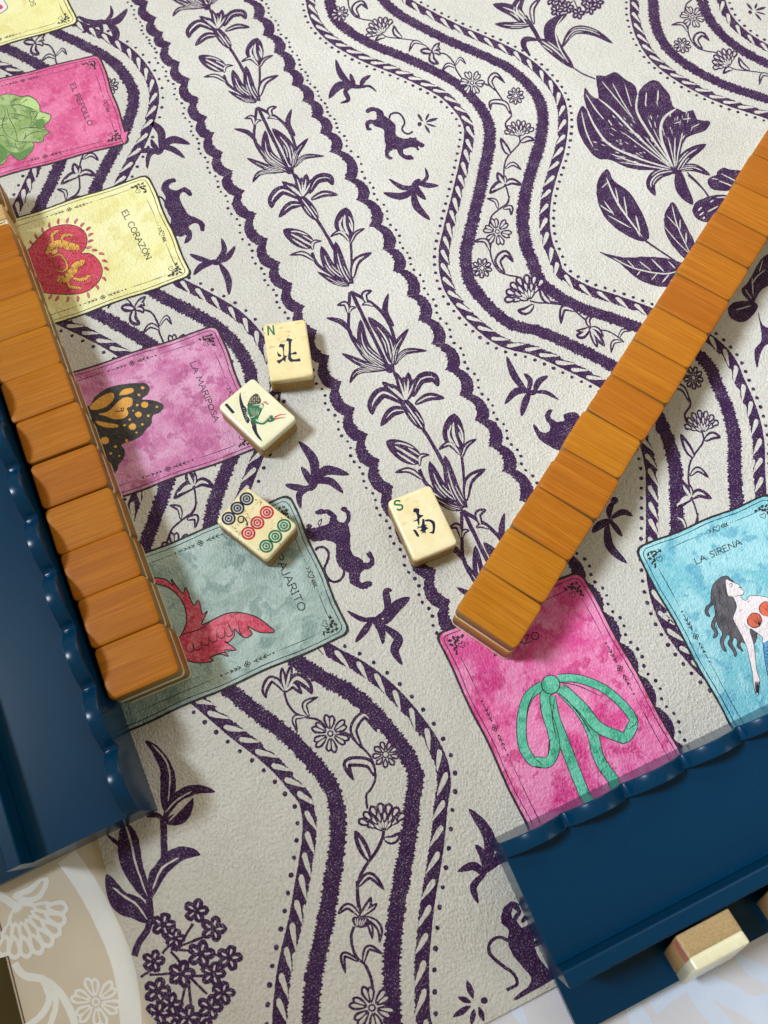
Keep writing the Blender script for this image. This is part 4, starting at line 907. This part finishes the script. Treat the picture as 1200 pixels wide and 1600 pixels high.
MBAM = mk_bamboo('bamboo_back', (150, 84, 12), (171, 100, 18), (190, 119, 32))
MBAMS = mk_bamboo('bamboo_side', (120, 92, 50), (148, 116, 66), (170, 138, 86), 0)
MBAMT = mk_bamboo('bamboo_tan', (176, 136, 84), (198, 160, 106), (212, 178, 126), 0)
def mk_bone(name, c1, c2, pits=0.5):
    nt = NT(name); o = nt.objc()
    n = nt.noise(110, 4, .6, vec=o); v = nt.map((1, 1, 1), vec=o)
    st = nt.noise(1.0, 3, .6, vec=nt.map((700, 160, 200), vec=o))
    c = nt.mix(nt.ramp(n, [(.3, g1(0)), (.7, g1(1))]), lin(*c1), lin(*c2))
    pit = nt.ramp(nt.math('ADD', st, nt.math('MULTIPLY', nt.noise(160, 2, vec=o), .35)), [(.80 - .05 * pits, g1(0)), (.87 - .05 * pits, g1(pits))])
    c = nt.mix(pit, c, lin(178, 140, 76))
    nt.l(c, nt.b.inputs['Base Color'])
    nt.l(nt.bump(nt.math('SUBTRACT', nt.noise(400, 3, vec=o), pit), .12, .0002), nt.b.inputs['Normal'])
    nt.set(Roughness=.28, Specular_IOR_Level=.5, Coat_Weight=.3, Coat_Roughness=.15, Subsurface_Weight=.12, Subsurface_Scale=.002); return nt.m
MBONE = mk_bone('bone', (236, 224, 190), (224, 208, 168), .4)
MB_N = mk_bone('bone_yellowed', (238, 222, 172), (228, 208, 150), .5)
MB_1 = mk_bone('bone_white', (240, 236, 206), (232, 226, 188), .15)
MB_9 = mk_bone('bone_pitted', (242, 230, 188), (232, 214, 160), .6)
MB_S = mk_bone('bone_smooth', (246, 234, 194), (238, 218, 164), .3)

def rrect(a, b, r, n=4):
    o = []
    for cx, cy, a0 in ((a / 2 - r, -b / 2 + r, -90), (a / 2 - r, b / 2 - r, 0), (-a / 2 + r, b / 2 - r, 90), (-a / 2 + r, -b / 2 + r, 180)):
        for k in range(n + 1):
            t = radians(a0 + 90 * k / n); o.append((cx + r * cos(t), cy + r * sin(t)))
    return o
def slab_mesh(name, a, b, r, rings, mats, topmat=0, sidemat=1, crown=0.0):
    """stack of rounded rectangles: rings = [(z, inset)], bottom to top"""
    V, F, mi = [], [], []; N = len(rrect(a, b, r))
    for z, ins in rings:
        for x, y in rrect(a - 2 * ins, b - 2 * ins, max(.3, r - ins)): V.append((x, y, z))
    for k in range(len(rings) - 1):
        for i in range(N):
            F.append([k * N + i, k * N + (i + 1) % N, (k + 1) * N + (i + 1) % N, (k + 1) * N + i]); mi.append(sidemat if rings[k][1] == rings[k + 1][1] or k < len(rings) // 2 and rings[0][0] < 3 and False else sidemat if abs(rings[k + 1][1] - rings[k][1]) < .06 else topmat)
    F.append(list(range(N - 1, -1, -1))); mi.append(sidemat)
    # gently crowned top: one inner ring and a centre
    last = (len(rings) - 1) * N; b0 = len(V); z, ins = rings[-1]
    for x, y in rrect(a - 2 * ins - 3, b - 2 * ins - 3, max(.3, r - ins - .8)): V.append((x, y, z + crown * .8))
    for i in range(N): F.append([last + i, last + (i + 1) % N, b0 + (i + 1) % N, b0 + i]); mi.append(topmat)
    F.append(list(range(b0, b0 + N))); mi.append(topmat)
    me = bpy.data.meshes.new(name); me.from_pydata([(x * MM, y * MM, z * MM) for x, y, z in V], [], F)
    for m in mats: me.materials.append(m)
    me.polygons.foreach_set('material_index', mi); me.polygons.foreach_set('use_smooth', [True] * len(F)); me.update()
    return me
TL, TW = 29.0, 21.85
# a face-down tile: thin bone slab below, thick bamboo back above, long side along x
face_bone = slab_mesh('bone_face', TL, TW, 2.2, [(0, .5), (.25, .12), (.5, 0), (3.35, 0), (3.45, .12)], [MBONE, MBONE])
face_bam = slab_mesh('bamboo_back', TL, TW, 2.2, [(3.4, .14), (3.5, .02), (11.2, .02), (11.55, .1), (11.78, .32), (11.95, .8)], [MBAM, MBAMS], crown=.05)
def tile_down(loc, rz, label, group, meshes=(face_bone, face_bam)):
    r = empty('mahjong_tile', loc, rz); tag(r, label, 'tile', group)
    for nm, me in zip(('bone_face', 'bamboo_back'), meshes):
        o = bpy.data.objects.new(nm, me); COL.objects.link(o); o.parent = r
    return r
def copy_tree(o, parent=None):
    c = o.copy(); COL.objects.link(c); c.parent = parent
    for ch in o.children: copy_tree(ch, c)
    return c
ORD = ['first', 'second', 'third', 'fourth', 'fifth', 'sixth', 'seventh', 'eighth', 'ninth', 'tenth', 'eleventh', 'twelfth', 'thirteenth', 'fourteenth', 'fifteenth']
G1, G2 = 'face-down tiles of the left wall', 'face-down tiles of the right wall'
proto = None
def wall_tile(x, y, z, rz, label, group):
    global proto
    if proto is None: proto = tile_down((x, y, z), rz, label, group); return proto
    c = copy_tree(proto); c.location = (x * MM, y * MM, z * MM); c.rotation_euler = (0, 0, rz); c['label'] = label; c['group'] = group
    return c
ry = [76.6, 98.6, 120.7, 142.0, 164.1, 186.8, 210.0, 231.0, 252.9, 274.3, 295.9, 316.4]
near = {0: 'beside the printed bird wing', 2: 'beside the grey green card', 5: 'beside the butterfly wing', 6: 'beside the butterfly wing', 10: 'beside the red heart'}
for i in range(11):
    y = (ry[i] + ry[i + 1]) / 2; xr = -49.9 - (y - 77) * .0228
    wall_tile(xr - TL / 2 + random.uniform(-.25, .25), y, 12.0, random.uniform(-.006, .006),
              ('top tile at the near end of the left wall, fully seen with its bone edge' if i == 0 else '%s top tile from the near end of the left wall, orange bamboo back up' % ORD[i]), G1)
for i in range(11):
    y = 77.4 + 22.1 * (i + .5); xr = -49.2 - (y - 77) * .0262
    wall_tile(xr - TL / 2 + random.uniform(-.3, .3), y, 0.1, random.uniform(-.008, .008),
              ('bottom tile at the near end of the left wall, both edges showing' if i == 0 else '%s bottom tile from the near end of the left wall, edge showing' % ORD[i]), G1)
# gap in the wall: a tile standing on its long edge, then the wall goes on
r = empty('mahjong_tile', (-70.5, 327.0, .1)); tag(r, 'tile on its long edge in the left wall gap, tan and cream side up', 'tile', G1)
se = slab_mesh('bamboo_back', 29, 10.0, .8, [(0, .3), (.4, 0), (20.6, 0), (21.2, .2), (21.6, .7)], [MBAMT, MBAMT]); o = bpy.data.objects.new('bamboo_back', se); COL.objects.link(o); o.parent = r
se = slab_mesh('bone_face', 29, 3.6, .8, [(0, .3), (.4, 0), (20.6, 0), (21.2, .2), (21.5, .6)], [MBONE, MBONE]); o = bpy.data.objects.new('bone_face', se); COL.objects.link(o); o.parent = r; o.location = (0, -6.85 * MM, 0)
wall_tile(-70.2, 345.6, 12.0, 0, 'top tile of the left wall beyond the gap, beside the pink card', G1)
wall_tile(-69.6, 345.6, 0.1, .01, 'bottom tile of the left wall beyond the gap, its edge beside the pink card', G1)
# right wall: seams measured along its own direction
a0 = atan2(209.2 - 54.4, 305.7 - 60.8); ux, uy = cos(a0), sin(a0); step = hypot(244.9, 154.8) / 13
P0 = (60.8, 54.6)
dirl = (uy, -ux)   # long side of the tiles, away from the middle
RL = 28.6
for i in range(15):
    for lay in (1, 0):
        s_ = (i + .5) * step; j = random.uniform(-.55, .55); t = RL / 2 + j
        if lay == 0: t += random.uniform(-.4, .2); s_ -= .6
        x = P0[0] + ux * s_ + dirl[0] * t; y = P0[1] + uy * s_ + dirl[1] * t
        z = 12.0 + random.uniform(-.0, .25) if lay else .1
        lab = ('top tile at the near end of the right wall, over the pink bow card' if i == 0 and lay else
               'bottom tile at the near end of the right wall, edge showing below the top one' if i == 0 else
               '%s %s tile from the near end of the right wall, %s' % (ORD[i], 'top' if lay else 'bottom', 'bamboo back up' if lay else 'mostly hidden'))
        wall_tile(x, y, z, atan2(dirl[1], dirl[0]) + random.uniform(-.022, .022), lab, G2)

# ---- the four face-up tiles
def tile_up(corners, label, bone, side_light=False, h=12.0):
    q = [M(u, v, h) for u, v in corners]            # around the top face
    cx = sum(p[0] for p in q) / 4; cy = sum(p[1] for p in q) / 4
    e = [(q[(i + 1) % 4][0] - q[i][0], q[(i + 1) % 4][1] - q[i][1]) for i in range(4)]
    s = (hypot(*e[0]) + hypot(*e[2])) / 2; l_ = (hypot(*e[1]) + hypot(*e[3])) / 2
    dx, dy = e[1][0] - e[3][0], e[1][1] - e[3][1]; a = atan2(dy, dx)
    r = empty('mahjong_tile', (cx, cy, .1), a); tag(r, label, 'tile', 'face-up tiles on the mat')
    bm = slab_mesh('bamboo_back', l_, s, 2.0, [(0, .9), (.3, .35), (.8, .05), (1.2, 0), (8.2, 0), (8.35, .12)], [MBAMS, MBAMS])
    bn = slab_mesh('bone_face', l_, s, 2.0, [(8.3, .14), (8.4, .0), (11.0, 0), (11.45, .12), (11.75, .4), (11.9, .8)], [bone, bone])
    for nm, me in (('bamboo_back', bm), ('bone_face', bn)):
        o = bpy.data.objects.new(nm, me); COL.objects.link(o); o.parent = r
    bpy.context.view_layer.update()
    inv = (Matrix.Translation((cx * MM, cy * MM, .1 * MM)) @ Matrix.Rotation(a, 4, 'Z')).inverted()
    return r, inv
def eng(name, rgb):
    nt = NT(name); n = nt.noise(700, 2, vec=nt.objc()); c = lin(*rgb); d = tuple(x * .6 for x in c[:3]) + (1,)
    nt.l(nt.ramp(n, [(.35, d), (.65, c)]), nt.b.inputs['Base Color']); nt.set(Roughness=.35); return nt.m
EN = eng('navy_engraving', (14, 22, 62)); EG = eng('green_engraving', (24, 120, 82)); ER = eng('red_engraving', (206, 38, 44)); EO = eng('orange_red_engraving', (226, 84, 56)); EB = eng('brown_engraving', (84, 74, 62))
EW = eng('pale_engraving', (226, 220, 190))
def ep(crop): p = Print(*crop, 12.0); p.jag = 0; return p
def put(s, name, r, inv, z=0.0):
    o = s.build(name, None, base=.02 + z, inv=inv, step=.02); o.parent = r; return o

r, inv = tile_up([(411, 507), (476.5, 497.5), (491, 587), (421, 596)], 'yellowed bone tile with a green N and a dark blue character', MB_N)
s = ep((400, 490, 12))
for a, b in (((222, 225), (232, 410)), ((222, 230), (338, 395)), ((318, 215), (342, 400))): s.line([a, b], 30, 'c', EG)
put(s, 'corner_letter', r, inv)
s = ep((400, 490, 12))
s.blob([(430, 630), (455, 565), (490, 572), (545, 580), (530, 620), (530, 780), (590, 785), (560, 830), (552, 915), (535, 890), (500, 880), (440, 940), (410, 920), (385, 885), (430, 870), (510, 820), (495, 640)], EN, n=2)
s.blob([(400, 705), (425, 745), (480, 785), (465, 805), (430, 810), (405, 780)], EN, n=2)
s.blob([(565, 520), (585, 460), (620, 465), (688, 490), (662, 530), (655, 730), (680, 740), (735, 712), (765, 735), (755, 765), (690, 765), (655, 775), (665, 830), (700, 858), (780, 850), (815, 835), (838, 885), (800, 900), (700, 898), (660, 908), (600, 850), (612, 700), (608, 520)], EN, n=2)
put(s, 'engraved_character', r, inv)

r, inv = tile_up([(339, 634.5), (395.5, 590), (463.5, 653), (410, 702)], 'white bone tile with a green bird and the number 1', MB_1)
s = ep((330, 580, 8)); s.poly([(172, 412), (200, 402), (295, 512), (285, 525), (262, 530), (185, 440), (170, 425)], EN); put(s, 'corner_number', r, inv)
s = ep((330, 580, 8))
s.blob([(365, 265), (375, 330), (405, 420), (440, 465), (440, 540), (480, 600), (470, 645), (445, 645), (410, 580), (370, 460), (352, 370), (352, 300)], EN, n=3)
for k in range(6): s.line([(395 + k * 8, 470 + k * 28), (425 + k * 6, 462 + k * 26)], 5, 'c', EW, 1)
for k in range(3): s.line([(420 + k * 16, 460 + k * 3), (440 + k * 14, 545)], 6, 'c', EN, 1)
s.blob([(452, 440), (460, 400), (500, 320), (560, 278), (600, 310), (625, 370), (600, 410), (520, 420)], EB, n=3)
for k in range(14):
    x = 480 + (k % 5) * 26; y = 330 + (k // 5) * 32 + (k % 2) * 8; s.line([(x, y), (x + 9, y - 12), (x + 12, y + 6)], 5, 'c', EW, 1, n=2)
s.blob([(455, 450), (500, 425), (590, 425), (640, 400), (662, 430), (640, 470), (620, 520), (590, 580), (590, 620), (640, 655), (560, 655), (500, 610), (475, 560)], EG, 2, n=3)
for k in range(7): s.line([(480 + k * 20, 450 + k * 3), (500 + k * 16, 510), (520 + k * 10, 560)], 4.5, 't', EW, 3, n=3)
s.disc((628, 440), 26, EW, 4, n=10)
s.line([(545, 600), (590, 640), (650, 650), (700, 610), (740, 570), (770, 575)], 34, 'c', EG, 3); s.line([(560, 605), (600, 632), (650, 636), (695, 598), (735, 565)], 16, 'c', EW, 4)
s.blob([(700, 610), (735, 575), (770, 580), (795, 590), (790, 615), (750, 635), (710, 635)], EG, 4, n=3); s.disc((735, 605), 20, EN, 5); s.disc((737, 605), 12, EW, 6); s.disc((738, 605), 6, EN, 7)
s.line([(790, 580), (860, 545), (945, 540)], 18, 'e', EO, 5); s.line([(795, 600), (860, 585), (935, 578)], 16, 'e', EO, 5)
s.line([(650, 385), (680, 395), (715, 415)], 14, 'c', EO, 3); s.line([(670, 380), (700, 385)], 7, 'c', EO, 3)
s.blob([(495, 605), (560, 660), (560, 700), (530, 700), (500, 660)], EB, 1, n=3); s.blob([(508, 690), (560, 685), (580, 770), (640, 872), (590, 840), (540, 770)], EN, 1, n=3)
s.line([(380, 290), (420, 275), (435, 235)], 6, 'b', eng('faint_mark', (226, 224, 180)), 0); s.line([(470, 580), (520, 575), (545, 560)], 8, 'c', EW, 4)
put(s, 'engraved_bird', r, inv)

r, inv = tile_up([(338, 812.5), (384, 761), (464.5, 817.5), (417, 880)], 'pitted bone tile with nine ringed circles, blue, red and green', MB_9)
for (x, y), c in (((443, 276), EN), ((328, 393), EN), ((218, 521), EN), ((695, 445), ER), ((577, 575), ER), ((465, 706), ER), ((911, 609), EG), ((801, 745), EG), ((689, 867), EG)):
    s = ep((330, 745, 8)); W_ = eng('ring_gap', (208, 208, 196) if c is EN else (240, 200, 190) if c is ER else (214, 222, 196)) if (c.name + 'g') not in MATS else MATS[c.name + 'g']
    MATS[c.name + 'g'] = W_
    for i, (rr_, m_) in enumerate(((90, c), (66, W_), (50, c), (31, W_), (17, c))): s.disc((x, y), rr_, m_, i, ry=rr_ * .93, n=22)
    put(s, 'ringed_circle', r, inv)
s = ep((330, 745, 8)); s.line([(455, 610), (445, 560), (400, 500), (350, 500), (335, 545), (365, 575), (400, 555), (400, 515)], 16, 'c', EN, 2); s.line([(430, 600), (458, 575)], 8, 'c', EN, 2); put(s, 'corner_number', r, inv)
s = ep((330, 745, 8))
for x, y in ((70, 545), (120, 580), (265, 625), (300, 645), (320, 683), (335, 600), (620, 320), (880, 515), (480, 520), (590, 910), (450, 465), (860, 840), (700, 905), (660, 230), (740, 900), (560, 290)):
    s.line([(x - 12, y - 8), (x + 12, y + 8)], random.uniform(7, 15), 't', EB, 6, n=2)
put(s, 'worn_pits', r, inv)

r, inv = tile_up([(604.5, 784.5), (672, 755.5), (715.5, 849.5), (648, 877)], 'smooth cream bone tile with a green S and a dark blue character', MB_S)
s = ep((595, 745, 8.571)); s.line([(262, 330), (230, 318), (190, 330), (190, 370), (240, 375), (285, 385), (285, 425), (250, 445), (215, 432)], 24, 'c', EG); put(s, 'corner_letter', r, inv)
s = ep((595, 745, 8.571))
s.blob([(440, 430), (470, 420), (518, 435), (512, 500), (560, 512), (570, 525), (520, 560), (520, 620), (510, 655), (495, 620), (485, 590), (440, 605), (450, 585), (490, 560), (470, 480), (435, 475)], EN, n=2)
s.blob([(445, 735), (430, 712), (470, 712), (515, 790), (500, 803), (480, 795)], EN, n=2)
s.blob([(590, 600), (600, 575), (650, 568), (720, 600), (728, 680), (715, 755), (695, 762), (640, 745), (690, 730), (690, 640), (650, 598)], EN, n=2)
s.blob([(555, 570), (585, 570), (590, 640), (625, 640), (600, 665), (640, 690), (600, 715), (605, 770), (580, 745), (540, 770), (560, 735), (520, 730), (545, 700), (530, 680), (480, 700), (500, 675), (465, 655), (520, 670), (550, 640)], EN, n=2)
put(s, 'engraved_character', r, inv)

# ================================================================ racks
nt = NT('blue_lacquer'); o = nt.objc()
n1 = nt.noise(900, 2, .5); n2 = nt.noise(26, 3); dust = nt.vor(330)
nt.l(nt.mix(nt.ramp(dust, [(0, g1(.35)), (.06, g1(0))]), nt.mix(n2, lin(0, 49, 80), lin(0, 54, 87)), lin(150, 160, 168)), nt.b.inputs['Base Color'])
nt.l(nt.bump(n1, .05, .0002), nt.b.inputs['Normal'])
nt.set(Roughness=.23, IOR=1.32, Specular_IOR_Level=.5); MLAC = nt.m
def rack(name, label, length, ridge, group, bump=8.0):
    """local x along the front, local -y away from the middle of the mat, one end at x = 0"""
    r = empty(name); tag(r, label, 'tile rack', group)
    def part(nm, prof_yz, x0=0.0, x1=length, bev=.5):
        V = []; F = []; n = len(prof_yz)
        for x in (x0, x0 + bev, x1):
            ins = bev * .7 if x == x0 else 0
            cy = sum(p[0] for p in prof_yz) / n; cz = sum(p[1] for p in prof_yz) / n
            for y, z in prof_yz:
                V.append((x, y - (ins if y > cy else -ins), z - (ins if z > cz else 0)))
        for k in range(2):
            for i in range(n): F.append([k * n + i, (k + 1) * n + i, (k + 1) * n + (i + 1) % n, k * n + (i + 1) % n])
        F.append(list(range(n))); F.append(list(range(3 * n - 1, 2 * n - 1, -1)))
        return mesh_obj(nm, V, F, [MLAC], None, r)
    def rect(y0, y1, z0, z1, b=.6):   # bevelled rectangle, y0 > y1
        return [(y0, z0), (y0, z1 - b), (y0 - b * .3, z1 - b * .3), (y0 - b, z1), (y1 + b, z1), (y1 + b * .3, z1 - b * .3), (y1, z1 - b), (y1, z0)]
    # scalloped front board
    nb = round(length / 25.6); V, F = [], []; zs = []
    N = nb * 16
    for i in range(N + 1):
        t = (i / 16) % 1; x = 25.6 * i / 16
        if i % 16 == 0: z = 25.6
        else: z = 26.3 + (bump - .3) * (1 - abs(2 * t - 1) ** 2.1)
        zs.append((x, z))
    zs[0] = (0, 27.2)
    for x, z in zs:
        for y, dz in ((0, None), (0, -.45), (-.15, -.12), (-.45, 0), (-5.25, 0), (-5.55, -.12), (-5.7, -.45), (-5.7, None)):
            V.append((x, y, 0 if dz is None else z + dz))
    for i in range(N):
        for k in range(7): F.append([i * 8 + k, (i + 1) * 8 + k, (i + 1) * 8 + k + 1, i * 8 + k + 1])
    F.append(list(range(8))); F.append(list(range(N * 8 + 7, N * 8 - 1, -1)))
    f_ = mesh_obj('scalloped_board', V, F, [MLAC], None, r)
    f_.data.polygons.foreach_set('use_smooth', [i % 7 == 3 and i < N * 7 for i in range(len(F))])
    part('shelf', rect(-5.75, -ridge + .05, 0, 24.8, .2), bev=.4)
    part('back_ridge', rect(-ridge, -ridge - 5.7, 0, 35.0, .7))
    part('tile_tray', rect(-ridge - 5.75, -ridge - 27.5, 0, 6.0, .5))
    return r
rr_ = rack('tile_rack', 'blue lacquered rack with scalloped edge across the bottom right corner, holding two tiles', 332.8, 44.3, 'blue scalloped tile racks')
rr_.location = (37.6 * MM, -31.2 * MM, .05 * MM); rr_.rotation_euler = (0, 0, radians(0))
rl_ = rack('tile_rack', 'blue lacquered rack with scalloped edge down the left side, in shade', 307.2, 41.6, 'blue scalloped tile racks', 8.4)
rl_.location = (-87.2 * MM, 340.2 * MM, .05 * MM); rl_.rotation_euler = (0, 0, atan2(-307.2, 7.4))
nt = NT('bamboo_end_grain'); nt.set(Roughness=.5)
nt.l(nt.mix(nt.ramp(nt.vor(1500, vec=nt.objc()), [(.1, g1(0)), (.5, g1(1))]), lin(150, 122, 80), lin(180, 152, 108)), nt.b.inputs['Base Color']); MEND = nt.m
# two tiles leaning on the back ridge of the right rack
def standing(x0, label, a=20, w=21.6, rz=0.0):
    r = empty('mahjong_tile', (x0 + w / 2, -91.8, 6.15)); tag(r, label, 'tile', 'tiles standing in the right rack')
    r.rotation_euler = (radians(-a), 0, rz)
    bm = slab_mesh('bamboo_back', w, 7.6, .5, [(0, .6), (.5, 0), (29.4, 0), (29.7, .1), (29.85, .3)], [MEND, MBAMT])
    bn = slab_mesh('bone_face', w, 4.4, .8, [(0, .6), (.5, 0), (29.3, 0), (29.6, .1), (29.8, .3)], [MB_1, MB_1])
    o = bpy.data.objects.new('bamboo_back', bm); COL.objects.link(o); o.parent = r; o.location = (0, -4.2 * MM, 0)
    o = bpy.data.objects.new('bone_face', bn); COL.objects.link(o); o.parent = r; o.location = (0, -10.05 * MM, 0)
    return r
t_ = standing(M(1034, 1485, 6)[0], 'tile leaning in the right rack with a rosy stain on its side')
nt = NT('rosy_stain'); nt.set(Roughness=.4); nt.l(nt.ramp(nt.noise(300, 3, vec=nt.objc()), [(.3, lin(176, 96, 86)), (.7, lin(206, 136, 118))]), nt.b.inputs['Base Color'])
q = [(-10.84, -8.0, 22.5), (-10.84, -1.2, 21), (-10.84, -.9, 28.2), (-10.84, -8.2, 29.0)]
mesh_obj('stain', q, [(0, 1, 2, 3)], [nt.m], None, t_)
standing(M(1177, 1405, 6)[0], 'tile leaning in the right rack, mostly cut off by the right edge of the photo')
